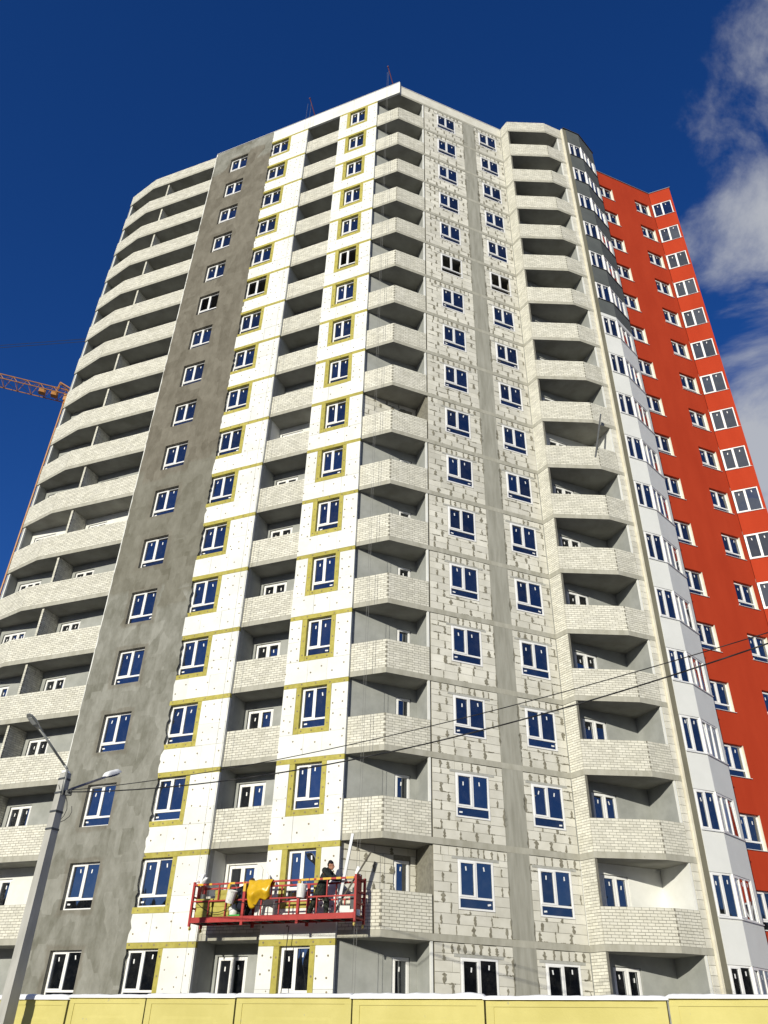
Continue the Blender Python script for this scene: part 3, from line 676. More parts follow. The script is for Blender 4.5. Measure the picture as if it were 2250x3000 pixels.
for n in range(1, NF + 1):
    z = SB(n)
    for k, (x0, x1, wx) in enumerate(((1.80, 4.545, C_), (5.405, 7.44, D_))):
        q = random.Random(n * 10 + k)
        bw = MB(); wall_with_hole(bw, x0, x1, z + .201, z + H - .02, wx[0] - .004, wx[1] + .004, z + ZB2 - .004, z + ZT2 + .004, .024, .3)
        po = bw.build('block_wall', M_mort, B1, rz=R2)
        rects, joints = block_rects(x0, x1, wx[0], wx[1], z, n * 100 + k)
        mb = MB()
        for (xa, xb, za, zb) in rects:
            if n <= 4: link('block', piece_mesh('block', xb - xa, .04, zb - za, M_block), po, (xa, .012 + q.uniform(-.003, .002), za))
            else: mb.box(xa, xb, .012 + q.uniform(-.003, .002), .05, za, zb, tint=q.random())
        if n > 4: tag(mb.build('blockwork', M_block, po), kind='stuff')
        sm = MB()
        for (x, za, zb) in joints:
            if q.random() < .93: smear(sm, x, za, zb, q)
        for _ in range(q.randint(8, 18)):
            r_ = q.choice(rects)
            hsmear(sm, r_[0] + q.uniform(0, .2), r_[2] - .005, q.uniform(.12, .4), q)
        for zz_ in (z + .5, z + 1.1, z + 1.7, z + 2.2):   # ragged mortar along column and edges
            if q.random() < .6: smear(sm, x1 if k == 0 else x0, zz_ - .3, zz_ + .3, q)
        tag(sm.build('mortar_smears', M_smear, po), kind='stuff')
        lt = MB(); lt.box(wx[0] - .22, wx[1] + .22, -.002, .2, z + ZT2 + .006, z + ZT2 + .088); lt.build('lintel', M_lint, po)
        add_window(B1, R2, wx[0], -.004, z + ZB2, wx[1] - wx[0], ZT2 - ZB2, 'T2', glazed=n != 13)
pr2 = MB(); pr2.box(.0, 7.45, .006, .22, zr + .201, zr + 1.06); pr2.build('roof_parapet', M_block, B1, rz=R2)
cp = MB(); cp.box(.12, 7.42, -.02, .26, zr + 1.062, zr + 1.10); cp.build('coping', M_flash, B1, rz=R2)

# ---- projecting balcony at the right end
VP = P2(10.92, -1.567)
for n in range(1, NF + 1):
    z = SB(n); zf = z + .2; zc = z + H; white = n in (2, 9)
    d0, d1 = 8.28, 9.40
    lw = MB()
    lw.box(7.46, d0, .0, .2, zf, zc); lw.box(d1, 10.86, .0, .2, zf, zc); lw.box(d0, d1, .0, .2, z + 2.45, zc)
    lw.build('loggia_wall', M_eps if white else M_plas, B1, rz=R2)
    sw = MB(); sw.box(10.862, 10.93, -1.46, .2, zf, zc); sw.build('side_wall', M_eps if white else M_plas, B1, rz=R2)
    if n <= 12: add_window(B1, R2, d0 + .02, .05, zf + .01, d1 - d0 - .04, 2.22, 'D2', name='balcony_door')
    else:
        cw = MB(); cw.box(d0, d1, .1, .15, zf, z + 2.45); cw.build('loggia_wall', M_plas, B1, rz=R2)
    # block pier at the outer end
    pc = MB(); pc.box(10.935, 11.185, -1.55, -1.30, zf, zc); po = pc.build('pier', M_mort, B1, rz=R2)
    zz_ = zf; mb = MB(); k = 0
    while zz_ < zc - .02:
        h_ = min(.29, zc - zz_)
        if n <= 3: link('block', piece_mesh('block', .255, .05, h_ - .012, M_block), po, (10.93, -1.562, zz_ + .006))
        else: mb.box(10.93, 11.185, -1.562, -1.5, zz_ + .006, zz_ + h_ - .006, tint=rngb.random())
        zz_ += .29
    if mb.v: tag(mb.build('blockwork', M_block, po), kind='stuff')
    ee = MB(); ee.box(10.84, 10.90, -1.545, -1.462, zf + 1.1, zc - .004); ee.build('insulation_edge', M_eps, B1, rz=R2)
    # brick cheek wall, full storey
    brick_part('brick_side_wall', [(P2(7.455, .0), V8, n % 2)], zf, 28)
    if n > 1: brick_part('end_balcony_parapet', [(V8, V9, n % 2), (V9, VP, (n + 1) % 2)], zf, 12, singles=(n == 2), tooth=.03)
brick_part('roof_parapet', [(P2(7.455, .0), V8, 0), (V8, V9, 1), (V9, V11, 0)], zr + .2, 10)

# ================================================================== BUILDING 2: finished red and white wing
OX = 14.0
b2p = rot2(OX, 0, R2)
B2 = empty('apartment_building', (APEX[0] + b2p[0], APEX[1] + b2p[1], 0), R2)
tag(B2, 'finished neighbouring wing with red rendered wall and white and charcoal glazed bay', 'building')
class Sh:                                           # shift so that x below is counted from the corner as above
    loc = (-OX, 0, 0)
def b2(mb, name, mat, kind=None): return mb.build(name, mat, B2, loc=Sh.loc, kind=kind)
Z0, ZTOP = 0.0, zr + 1.25
# column strip on the joint between the wings
c = MB(); c.box(11.29, 11.528, -1.69, .2, Z0, zr + 1.22); b2(c, 'rendered_column', M_beige)
c = MB(); c.box(11.205, 11.288, -1.675, .2, Z0, zr + 1.2); b2(c, 'insulation_edge', M_cream)
Q12, Q13, Q14, Q15 = (11.53, -1.72), (12.53, -1.73), (14.17, -1.02), (14.20, .05)
def band(mb, pts, z0, z1, thick=.2):
    """wall band following the bay, mitred"""
    ins = []
    for i, p in enumerate(pts):
        d1 = Vector(pts[min(i + 1, len(pts) - 1)]) - Vector(pts[max(i - 1, 0)])
        d1.normalize(); ins.append((p[0] - d1.y * thick, p[1] + d1.x * thick))
    n = len(pts)
    vs = [(x, y, z0) for x, y in pts] + [(x, y, z1) for x, y in pts] + [(x, y, z0) for x, y in ins] + [(x, y, z1) for x, y in ins]
    fs = []
    for i in range(n - 1):
        fs += [(i, i + 1, n + i + 1, n + i), (2 * n + i + 1, 2 * n + i, 3 * n + i, 3 * n + i + 1), (n + i, n + i + 1, 3 * n + i + 1, 3 * n + i), (i + 1, i, 2 * n + i, 2 * n + i + 1)]
    fs += [(0, n, 3 * n, 2 * n), (n - 1, 3 * n - 1, 4 * n - 1, 2 * n - 1)]
    mb.add(vs, fs)
WS, WH = 1.14, 2.56
dirb = Vector(Q14) - Vector(Q13); Lb = dirb.length; angb = math.atan2(dirb.y, dirb.x); dirb.normalize()
PIL = .27
for n in range(1, NF + 1):
    z = SB(n); dark = n >= 13
    mt = M_char if dark else M_white
    # spandrel below the glazing, from the head of the storey below
    lo = z + WS; s0 = (SB(n - 1) + WH) if n > 1 else 0.0
    if n == 13:
        w_ = MB(); band(w_, [Q12, Q13, Q14, Q15], s0, z + .0); b2(w_, 'spandrel', M_white)
        w_ = MB(); band(w_, [Q12, Q13, Q14, Q15], z + .002, lo); b2(w_, 'spandrel', M_char)
    else:
        w_ = MB(); band(w_, [Q12, Q13, Q14, Q15], s0, lo); b2(w_, 'spandrel', mt)
    # end pier beside the glazing
    pe = Vector(Q14) - dirb * PIL
    w_ = MB(); band(w_, [tuple(pe), Q14, Q15], lo + .002, z + WH - .002); b2(w_, 'pier', M_white)
    # sill flashing
    w_ = MB()
    def off(p, q, k):
        d = (Vector(q) - Vector(p)).normalized(); return Vector((d.y, -d.x)) * k
    for (p, q) in ((Q12, Q13), (Q13, Q14)):
        o_ = off(p, q, .045); a, b = Vector(p), Vector(q)
        w_.add([(*(a + o_), lo - .02), (*(b + o_), lo - .02), (*b, lo - .02), (*a, lo - .02), (*(a + o_), lo + .012), (*(b + o_), lo + .012), (*b, lo + .012), (*a, lo + .012)],
               [(0, 3, 2, 1), (4, 5, 6, 7), (0, 1, 5, 4), (1, 2, 6, 5), (2, 3, 7, 6), (3, 0, 4, 7)])
    b2(w_, 'sill', M_flash if not dark else M_dark)
    # glazing
    hh = WH - WS - .02
    o1 = add_window(B2, 0, 11.545 - OX, -1.70, z + WS + .014, .955, hh, 'P2', name='bay_window')
    a = Vector(Q13) + dirb * .03 + Vector((-dirb.y, dirb.x)) * .02
    o2 = add_window(B2, 0, a.x - OX, a.y, z + WS + .014, Lb - PIL - .05, hh, 'P3', tilt=angb, name='bay_window')
    cpst = MB(); cpst.tube((12.53 , -1.695, z + WS + .014), (12.53, -1.695, z + WH - .006), .05, n=6); b2(cpst, 'corner_post', M_pvc)
# attic of the bay
w_ = MB(); band(w_, [Q12, Q13, Q14, Q15], SB(18) + WH, ZTOP); b2(w_, 'attic', M_char)
w_ = MB(); band(w_, [(11.30, -1.77), (12.54, -1.79), (14.23, -1.05), (14.26, .0)], ZTOP + .002, ZTOP + .05, .3); b2(w_, 'coping', M_dark)
# unseen inner fill, added only so that no light leaks through the bay
w_ = MB(); band(w_, [(11.53, -1.3), (12.4, -1.3), (13.7, -.75), (14.1, .1)], SB(1), ZTOP - .3, .05); b2(w_, 'light_leak_fill', M_room)

# red wall with deep window reveals
RX0, RX1 = 14.20, 19.72
c1, c2 = (15.10, 16.30), (18.20, 19.42)
ZR0, ZR1 = 1.12, 2.50
rw_ = MB()
for n in range(1, NF + 1):
    z = SB(n); zl = z if n > 1 else 0.0; zh = z + H if n < NF else ZTOP
    rw_.box(RX0, RX1, .0, .3, zl, z + ZR0); rw_.box(RX0, RX1, .0, .3, z + ZR1, zh)
    xs = [RX0, c1[0], c1[1], c2[0], c2[1], RX1]
    for i in (0, 2, 4): rw_.box(xs[i], xs[i + 1], .0, .3, z + ZR0, z + ZR1)
b2(rw_, 'red_wall', M_red)
ang3 = R(-45.0); d3 = Vector((math.cos(ang3), math.sin(ang3)))
def on3(t, y=0.0): return (RX1 + .03 + d3.x * t - d3.y * y, d3.y * t + d3.x * y)
T1 = 1.42
f3 = MB(); M3 = Matrix.Translation((RX1 + .03, 0, 0)) @ Matrix.Rotation(ang3, 4, 'Z')
for n in range(1, NF + 1):
    z = SB(n); zl = SB(n - 1) + 2.74 if n > 1 else 0.0
    f3.box(0, T1, .0, .2, zl, z + 1.28, M=M3); f3.box(1.29, T1, .0, .2, z + 1.28, z + 2.74, M=M3)
f3.box(0, T1, .0, .2, SB(18) + 2.74, ZTOP, M=M3)
b2(f3, 'red_bay_wall', M_red)
en = on3(T1)
ew = MB(); ew.box(en[0] - .25, en[0] - .02, en[1] + .45, 9.9, 0, ZTOP - .002); ew.box(11.4, en[0], 9.7, 9.9, 0, ZTOP); b2(ew, 'rear_wall', M_room)
rf = MB(); rf.prism([(11.4, -1.4), (12.4, -1.4), (13.9, -.8), (14.2, .2), (19.7, .2), (en[0] - .2, en[1] + .25), (en[0] - .2, 9.8), (11.4, 9.8)], zr, zr + .2); b2(rf, 'roof_slab', M_lint)
cpn = MB(); cpn.box(RX0 + .08, RX1 + .0, -.05, .34, ZTOP + .003, ZTOP + .045); cpn.box(-.02, T1 + .06, -.05, .24, ZTOP + .003, ZTOP + .045, M=M3); b2(cpn, 'coping', M_galv)
for n in range(1, NF + 1):
    z = SB(n)
    for (xa, xb) in (c1, c2):
        add_window(B2, 0, xa + .004 - OX, .13, z + ZR0 + .006, xb - xa - .008, ZR1 - ZR0 - .012, 'T2')
        rv = MB(); rv.box(xb - .014, xb - .001, .002, .128, z + ZR0 + .004, z + ZR1 - .004); b2(rv, 'reveal', M_cream)
        sl_ = MB(); sl_.box(xa - .05, xb + .06, -.05, .12, z + ZR0 + .002, z + ZR0 + .02); b2(sl_, 'sill', M_flash)
    q = on3(.012, .02)
    add_window(B2, 0, q[0] - OX, q[1], z + 1.285, 1.27, 1.45, 'P2', tilt=ang3, name='bay_window')
    sl_ = MB(); sl_.box(.0, 1.36, -.045, .02, z + 1.262, z + 1.279, M=M3); b2(sl_, 'sill', M_flash)
fl2 = MB(); fl2.prism([(11.5, -1.4), (12.4, -1.4), (13.9, -.8), (14.2, .2), (19.7, .2), (en[0] - .25, en[1] + .25), (en[0] - .25, 9.7), (11.5, 9.7)], 0, .2)
fm = fl2.mesh('floor_slab', M_lint)
for n in range(2, NF + 1): link('floor_slab', fm, B2, (-OX, 0, SB(n)))

# ================================================================== fence
FN = (FP0[0], FP0[1], 0)
fence = empty('concrete_fence', FN, FD)
tag(fence, 'yellow painted concrete panel fence along the street in front of the site', 'fence')
joints = [-5.6, -3.15, -.75, 1.67, 3.90, 6.27, 9.02, 11.78, 15.05, 17.75, 20.4]
ftop = [2.42, 2.43, 2.45, 2.49, 2.49, 2.50, 2.48, 2.465, 2.49, 2.47]
snow = MB(); rs = random.Random(5)
def snow_ridge(x0, x1, yc, z, wd, ht, M, seed, ends=.12):
    """rounded bank of snow lying along x"""
    n = max(6, int((x1 - x0) / .07)); k = 9; rows = []
    for i in range(n + 1):
        x = x0 + (x1 - x0) * i / n
        e = min(1.0, min(x - x0, x1 - x) / ends) if ends else 1.0
        e = math.sqrt(max(0.0, 1 - (1 - e) ** 2)) * .85 + .15
        h = ht * e * (1 + .30 * mnoise.noise(Vector((x * 2.3, seed, 0))) + .14 * mnoise.noise(Vector((x * 9, seed, 3)))); ww = wd * (.86 + .14 * e) * (1 + .12 * mnoise.noise(Vector((x * 3.1, seed + 5, 0))))
        rows.append([(x, yc - ww * math.cos(math.pi * j / (k - 1)), z - .018 * (1 if j in (0, k - 1) else 0) + h * math.sin(math.pi * j / (k - 1)) ** .72) for j in range(k)])
    vs = [p for r_ in rows for p in r_]; fs = []
    for i in range(n):
        for j in range(k - 1):
            a = i * k + j; fs.append((a, a + 1, a + k + 1, a + k))
    fs.append(tuple(range(k - 1, -1, -1))); fs.append(tuple(range(n * k, n * k + k)))
    snow.add(vs, fs, M=M)
MF = Matrix.Translation(FN) @ Matrix.Rotation(FD, 4, 'Z')
for i, (a, b) in enumerate(zip(joints[:-1], joints[1:])):
    a += .02; b -= .02; zt_ = ftop[i]; dy_ = rs.uniform(-.02, .02)
    p = MB(); ch = .16
    p.box(a, b, .03, .14, .0, zt_)
    p.box(a, b, .014, .029, zt_ - .13, zt_ - .004); p.box(a, a + .15, .014, .029, .0, zt_ - .131); p.box(b - .15, b, .014, .029, .0, zt_ - .131)
    xa, xb, zb_ = a + .33, b - .33, zt_ - .36
    poly = [(xa, .3), (xb, .3), (xb, zb_ - ch), (xb - ch, zb_), (xa + ch, zb_), (xa, zb_ - ch)]
    n_ = len(poly); g_ = .05
    cx, cz = (xa + xb) / 2, (zb_ + .3) / 2
    inner = [(x + (g_ if x < cx else -g_), z_ + (g_ if z_ < cz else -g_)) for x, z_ in poly]
    p.add([(x, .029, z_) for x, z_ in poly] + [(x, .018, z_) for x, z_ in inner], [tuple(range(n_, 2 * n_))] + [(k_, (k_ + 1) % n_, n_ + (k_ + 1) % n_, n_ + k_) for k_ in range(n_)])
    o = p.build('fence_panel', M_fence, fence, (0, dy_, 0)); rs.random()
    snow_ridge(a - .05, b + .05, .07 + dy_, zt_ - .004, .12, .072 + rs.uniform(-.02, .016), MF, i * 3.7)

# ================================================================== lamp post
LP = Vector((-8.30, 21.46, 0))
post = empty('lamp_post', LP)
tag(post, 'square concrete lamp post with two lamp arms in front of the fence', 'lamp post')
p = MB(); a0, a1, zt_ = .165, .105, 7.55
def sq(h, z_, rot):
    return [(*rot2(h * sx * (1.0 if sy < 0 else .8), h * sy, rot), z_) for sx, sy in ((-1, -1), (1, -1), (1, 1), (-1, 1))]
rp = R(-33)
p.add(sq(a0, -.1, rp) + sq(a1, zt_, rp), [(3, 2, 1, 0), (4, 5, 6, 7), (0, 1, 5, 4), (1, 2, 6, 5), (2, 3, 7, 6), (3, 0, 4, 7)])
p.build('pole', M_pole, post)
for zc_ in (7.38, 7.02, 6.55, 6.12):
    h_ = a0 + (a1 - a0) * zc_ / zt_ + .012
    q = MB(); q.add(sq(h_, zc_ - .025, rp) + sq(h_, zc_ + .025, rp), [(3, 2, 1, 0), (4, 5, 6, 7), (0, 1, 5, 4), (1, 2, 6, 5), (2, 3, 7, 6), (3, 0, 4, 7)])
    q.build('clamp_band', M_chan, post)
def lamp(pts, tip, mat, headmat):
    q = MB(); q.path([Vector(v) - LP for v in pts], .032, n=8); arm = q.build('lamp_arm', mat, post, smooth=True)
    e, t = Vector(pts[-1]) - LP, Vector(tip) - LP
    d = (t - e); ln = d.length; d.normalize(); s_ = d.cross(Vector((0, 0, 1))).normalized(); u_ = s_.cross(d)
    Mh = Matrix((( d.x, s_.x, u_.x, e.x), (d.y, s_.y, u_.y, e.y), (d.z, s_.z, u_.z, e.z), (0, 0, 0, 1)))
    prof = [(-.10, .04, .04), (.05, .05, .045), (.16, .09, .05), (.55 * ln, .11, .055), (.86 * ln, .10, .045), (ln, .05, .02)]
    hb = MB(); vs = []; fs = []
    for (x, wd, h_) in prof: vs += [(x, -wd, -h_ * .5), (x, wd, -h_ * .5), (x, wd * .8, h_ * .6), (x, -wd * .8, h_ * .6)]
    for i in range(len(prof) - 1):
        for j in range(4): fs.append((i * 4 + j, i * 4 + (j + 1) % 4, (i + 1) * 4 + (j + 1) % 4, (i + 1) * 4 + j))
    fs += [(3, 2, 1, 0), tuple(range(len(vs) - 4, len(vs)))]
    hb.add(vs, fs, M=Mh); hd = hb.build('lamp_head', headmat, post)
    lz = MB(); lz.box(.36 * ln, .80 * ln, -.075, .075, -.040, -.031, M=Mh); lz.build('lens', M_lens, hd)
    return Mh, ln
lamp([(-8.235, 21.36, 6.95), (-8.255, 21.35, 7.62), (-8.35, 21.33, 7.72), (-8.84, 20.33, 8.36)], (-9.05, 19.90, 8.60), M_galv, M_galv)
Mh, ln = lamp([(-8.19, 21.60, 7.13), (-8.16, 21.70, 7.20), (-7.69, 22.73, 7.81)], (-7.47, 23.19, 8.06), M_navy, M_navy)
snow_ridge(.02, ln + .04, 0, .032, .11, .10, Matrix.Translation(LP) @ Mh, 33, .15)
snow_ridge(-.10, .10, 0, zt_ - .0, .10, .07, Matrix.Translation(LP), 41, .08)
# service loop and clamps where the cables are made off
q = MB(); pts = [Vector((.09 + .10 * math.sin(t * .9), .05, 7.02 - .55 * math.sin(math.pi * t / 10))) + Vector((.02 * t, 0, -.03 * t)) for t in range(0, 11)]
q.path(pts, .009, n=5); q.path([(-.09, -.08, 7.22), (-.02, -.13, 7.10), (.08, -.1, 7.04), (.12, 0, 7.10)], .009, n=5); q.build('cable_loop', M_black, post)
q = MB(); q.box(.08, .26, -.05, .05, 6.98, 7.10); q.build('cable_clamp', M_chan, post)

# overhead cables from the lamp post to the right, sagging
fd = Vector((math.cos(FD), math.sin(FD), 0))
def cable(name, ctrl, r_, label):
    xs = [c_[0] for c_ in ctrl]; pts = []
    s_ = xs[0]
    def ev(x):                                    # Lagrange through the control points
        t = 0
        for i, (xi, zi) in enumerate(ctrl):
            l_ = zi
            for j, (xj, _) in enumerate(ctrl):
                if j != i: l_ *= (x - xj) / (xi - xj)
            t += l_
        return t
    while s_ <= xs[-1] + .01:
        pts.append(fd * (s_ - xs[0]) + Vector((0, 0, ev(s_) - ev(xs[0])))); s_ += .6
    q = MB(); q.path(pts, r_, n=6)
    st = LP + fd * xs[0] + Vector((0, 0, ev(xs[0])))
    tag(q.build(name, M_black, loc=st, smooth=True), label, 'cable')
cable('overhead_cable', [(.2, 7.08), (8.29, 7.32), (17.55, 8.49), (27, 10.4)], .010, 'thin upper black cable running right from the lamp post across the facades')
cable('overhead_cable', [(.2, 7.04), (8.32, 6.97), (17.5, 8.27), (27, 10.9)], .015, 'thicker lower black cable running right from the lamp post across the facades')
for dz_, lb in ((0.0, 'lower of two far thin wires crossing the sky left of the tower'), (.42, 'upper of two far thin wires crossing the sky left of the tower')):
    a = Vector((-50.0, 53.0, 53.25 + dz_ * .55)); b = Vector((-12.0, 48.0, 53.25 + dz_ * 1.0))
    q = MB(); q.path([Vector((0, 0, 0)), (b - a) * .5 + Vector((0, 0, .0)), b - a], .022, n=5)
    tag(q.build('overhead_wire', M_black, loc=a), lb, 'wire')

# ================================================================== tower crane behind the left end
bear = R(27.78); CD = 76.0
cb_ = Vector((-math.sin(bear) * CD, math.cos(bear) * CD, 0))
crane = empty('tower_crane', cb_)
tag(crane, 'orange lattice tower crane behind the left edge of the tower block', 'crane')
mast = MB(); hw = .72; MT = 60.4
for sx in (-1, 1):
    for sy in (-1, 1): mast.box(sx * hw - .06, sx * hw + .06, sy * hw - .06, sy * hw + .06, 0, MT)
k = 0; z_ = 0.0
while z_ < MT - 1.4:
    for (a, b) in (((-hw, -hw), (hw, -hw)), ((hw, -hw), (hw, hw)), ((hw, hw), (-hw, hw)), ((-hw, hw), (-hw, -hw))):
        if k % 2: a, b = b, a
        mast.tube((a[0], a[1], z_), (b[0], b[1], z_ + 1.45), .035, n=4)
        mast.tube((a[0], a[1], z_), (b[0], b[1], z_), .03, n=4)
    z_ += 1.45; k += 1
mast.build('mast', M_crane, crane)
q = MB(); q.tube((0, 0, MT), (0, 0, MT + .5), 1.1, n=16); q.box(-.9, .9, -.9, .9, MT + .5, MT + 1.3); q.build('slewing_ring', M_crane, crane)
jd = Vector((-.942, -.335, 0)); jn = Vector((.335, -.942, 0))       # along the jib, and to the near side
zj, wj, hj = 61.6, .80, 1.22
jib = MB(); nb = 22; stp = 1.42
B_ = lambda i, sgn: jd * (.4 + i * stp) + jn * (wj * sgn) + Vector((0, 0, zj))
T_ = lambda i: jd * (.4 + (i + .5) * stp) + Vector((0, 0, zj + hj))
for sgn in (-1, 1): jib.tube(B_(0, sgn), B_(nb, sgn), .055, n=6)
jib.tube(T_(0), T_(nb - 1), .06, n=6)
for i in range(nb):
    for sgn in (-1, 1):
        jib.tube(B_(i, sgn), T_(i), .032, n=5); jib.tube(T_(i), B_(i + 1, sgn), .032, n=5)
    jib.tube(B_(i, -1), B_(i, 1), .03, n=5); jib.tube(B_(i, -1), B_(i + 1, 1), .026, n=5)
jib.build('jib', M_crane, crane)
q = MB()
for i in (1, 2): q.box(-.35, .35, -.3, .3, -.2, .35, M=Matrix.Translation(jd * (i * 1.3 + .9) + Vector((0, 0, zj + .1))) @ Matrix.Rotation(math.atan2(jd.y, jd.x), 4, 'Z'))
q.build('winch', M_crane, crane)
q = MB(); ap_ = jd * 2.0 + Vector((0, 0, 63.6))
for sgn in (-1, 1): q.tube(jd * -1.2 + jn * (.5 * sgn) + Vector((0, 0, 61.9)), ap_ + jn * (.12 * sgn), .075, n=6); q.tube(jd * 2.1 + jn * (.5 * sgn) + Vector((0, 0, 61.6)), ap_ + jn * (.12 * sgn), .05, n=6)
q.build('head_frame', M_crane, crane)
q = MB()
for sgn in (-1, 1): q.tube(-jd * .4 + jn * (wj * sgn) + Vector((0, 0, zj)), -jd * 11 + jn * (wj * sgn) + Vector((0, 0, zj)), .07, n=6)
for i in range(8): q.tube(-jd * (1 + i * 1.4) + jn * wj + Vector((0, 0, zj)), -jd * (1 + i * 1.4) - jn * wj + Vector((0, 0, zj)), .04, n=5)
q.build('counter_jib', M_crane, crane)
q = MB(); q.box(-1.2, 1.2, -1, 1, zj - 1.6, zj - .1, M=Matrix.Translation(-jd * 10)); q.build('counterweight', M_lint, crane)

# ================================================================== suspended cradle and its ropes
def W1(x, y, z): px, py = P1(x, y); return Vector((APEX[0] + px, APEX[1] + py, z))
def put(mb, name, mats, x, y, z, label, cat, group=None, smooth=False, rz=0.0):
    """a thing whose mesh is counted from its own base point (x, y, z in the left facade's frame)"""
    o = mb.build(name, mats, loc=W1(x, y, z), rz=R1 + rz, smooth=smooth); return tag(o, label, cat, group)
CX0, CX1, CY0, CY1, CZ = -6.12, -.40, -1.02, -.36, 4.92
cr_ = empty('suspended_cradle', W1(-3.26, -.69, 4.70), R1)
tag(cr_, 'red suspended work cradle hanging in front of the white insulation strip', 'work platform')
CO = (3.26, .69, -4.70)
def cp_(mb, name, mat): return mb.build(name, mat, cr_, CO)
q = MB()
q.box(CX0, CX1, CY0 + .045, CY1 - .045, CZ - .06, CZ - .03)
for i in range(14):
    x = CX0 + .2 + i * (CX1 - CX0 - .4) / 13; q.box(x - .02, x + .02, CY0 + .045, CY1 - .045, CZ - .12, CZ - .061)
cp_(q, 'deck', M_deck)
for yy, nm in ((CY0, 'front_toe_beam'), (CY1, 'rear_toe_beam')):
    q = MB(); q.box(CX0 + .04, CX1 - .04, yy - .03, yy + .03, CZ - .125, CZ + .03); cp_(q, nm, M_cred)
xm = [CX0, -4.22, -2.30, CX1]
for yy, hgt in ((CY0, 1.0), (CY1, .98)):
    q = MB(); q.box(CX0, CX1, yy - .024, yy + .024, CZ + hgt - .05, CZ + hgt); cp_(q, 'top_rail', M_cred)
    q = MB(); q.box(CX0, CX1, yy - .02, yy + .02, CZ + .47, CZ + .51); cp_(q, 'mid_rail', M_cred)
    for i, x in enumerate(xm):
        hw_ = .034 if i in (0, 3) else .042
        q = MB(); q.box(x - hw_, x + hw_, yy - .036, yy + .036, CZ - .22, CZ + hgt + (.06 if i in (0, 3) else 0)); cp_(q, 'post', M_cred)
    for i in range(3):
        wseg = xm[i + 1] - xm[i]
        for t, za, zb in ((.33, .04, .47), (.66, .04, .47), (.5, .51, hgt - .05)):
            x = xm[i] + wseg * t; q = MB(); q.box(x - .018, x + .018, yy - .018, yy + .018, CZ + za, CZ + zb); cp_(q, 'baluster', M_cred)
for x, sg in ((CX0, 1), (CX1, -1)):
    for zz_ in (-.10, .30, .62, .97):
        q = MB(); q.box(x - .02, x + .02, CY0 + .037, CY1 - .037, CZ + zz_ - .025, CZ + zz_ + .025); cp_(q, 'end_rail', M_cred)
    q = MB(); q.box(x + sg * .03, x + sg * .05, CY0 + .16, CY1 - .16, CZ - .1, CZ + 1.12); cp_(q, 'hoist_frame', M_cred)
    hb = MB(); hb.box(x + sg * .06, x + sg * .26, -.82, -.56, CZ + .12, CZ + .58); hb.tube((x + sg * .16, -.69, CZ + .58), (x + sg * .16, -.69, CZ + .74), .09, n=12); cp_(hb, 'hoist', M_chan)
    for yy in (CY0 + .02, CY1 - .02):
        q = MB(); q.tube((x + sg * .02 - .02, yy, CZ - .28), (x + sg * .02 + .02, yy, CZ - .28), .05, n=12); q.box(x + sg * .02 - .03, x + sg * .02 + .03, yy - .012, yy + .012, CZ - .28, CZ - .221); cp_(q, 'caster', M_yell)
for a, b in ((-5.98, -5.78), (-5.55, -5.45), (-4.80, -4.60), (-4.30, -4.16), (-2.25, -1.98), (-1.94, -1.80), (-1.72, -1.60), (-1.50, -1.22), (-1.05, -.90), (-.72, -.47)):
    q = MB(); q.box(a, b, CY0 - .028, CY0 + .028, CZ + .946, CZ + 1.004); cp_(q, 'tape', M_tape)
for x in (-4.80, -4.22, -2.30):
    q = MB(); q.box(x - .045, x + .045, CY0 - .04, CY0 + .04, CZ + .72, CZ + .95); cp_(q, 'tape', M_tape)
# slack power lead on the front rails
q = MB(); pts = [(-5.95 + t * .11, CY0 - .05, CZ + .46 - .32 * math.sin(math.pi * t / 14)) for t in range(15)]; q.path(pts, .011, n=5)
pts = [(-4.4 + t * .14, CY0 - .05, CZ + .45 - .16 * math.sin(math.pi * t / 14)) for t in range(15)]; q.path(pts, .010, n=5); cp_(q, 'power_lead', M_black)

# ropes and roof davits
for x, yy, lb in ((-.46, -.70, 'right outer steel rope hanging past the corner balconies to the cradle'), (-.56, -.66, 'right inner steel rope hanging past the corner balconies to the cradle'),
                  (-6.30, -.70, 'left outer steel rope hanging beside the white strip to the cradle'), (-6.06, -.66, 'left inner steel rope hanging beside the white strip to the cradle')):
    q = MB(); q.tube((0, 0, 0), (0, 0, 53.95 - .4), .0055, n=5); put(q, 'suspension_rope', M_rope, x, yy, .4, lb, 'rope')
q = MB(); q.path([(0, 0, 0), (.01, 0, 1.5), (.10, 0, 3.0), (.16, 0, 4.32)], .014, n=5); put(q, 'hanging_cable', M_black, -3.05, -.40, .4, 'black cable hanging straight down from under the red cradle', 'cable')
for x, lb in ((-.52, 'red roof davit at the top corner of the tower'), (-6.2, 'red roof davit above the recessed balconies left of the top corner')):
    d_ = empty('roof_davit', W1(x, .5, zr + .2), R1); tag(d_, lb, 'davit')
    q = MB(); q.tube((0, -1.19, 2.35), (.12, .2, .75), .03, n=6); q.tube((.12, .2, .75), (.15, 2.0, .0), .03, n=6); q.build('beam', M_davit, d_)
    q = MB(); q.tube((-.04, -1.19, 2.36), (.04, -1.19, 2.36), .06, n=10); q.build('pulley', M_davit, d_)

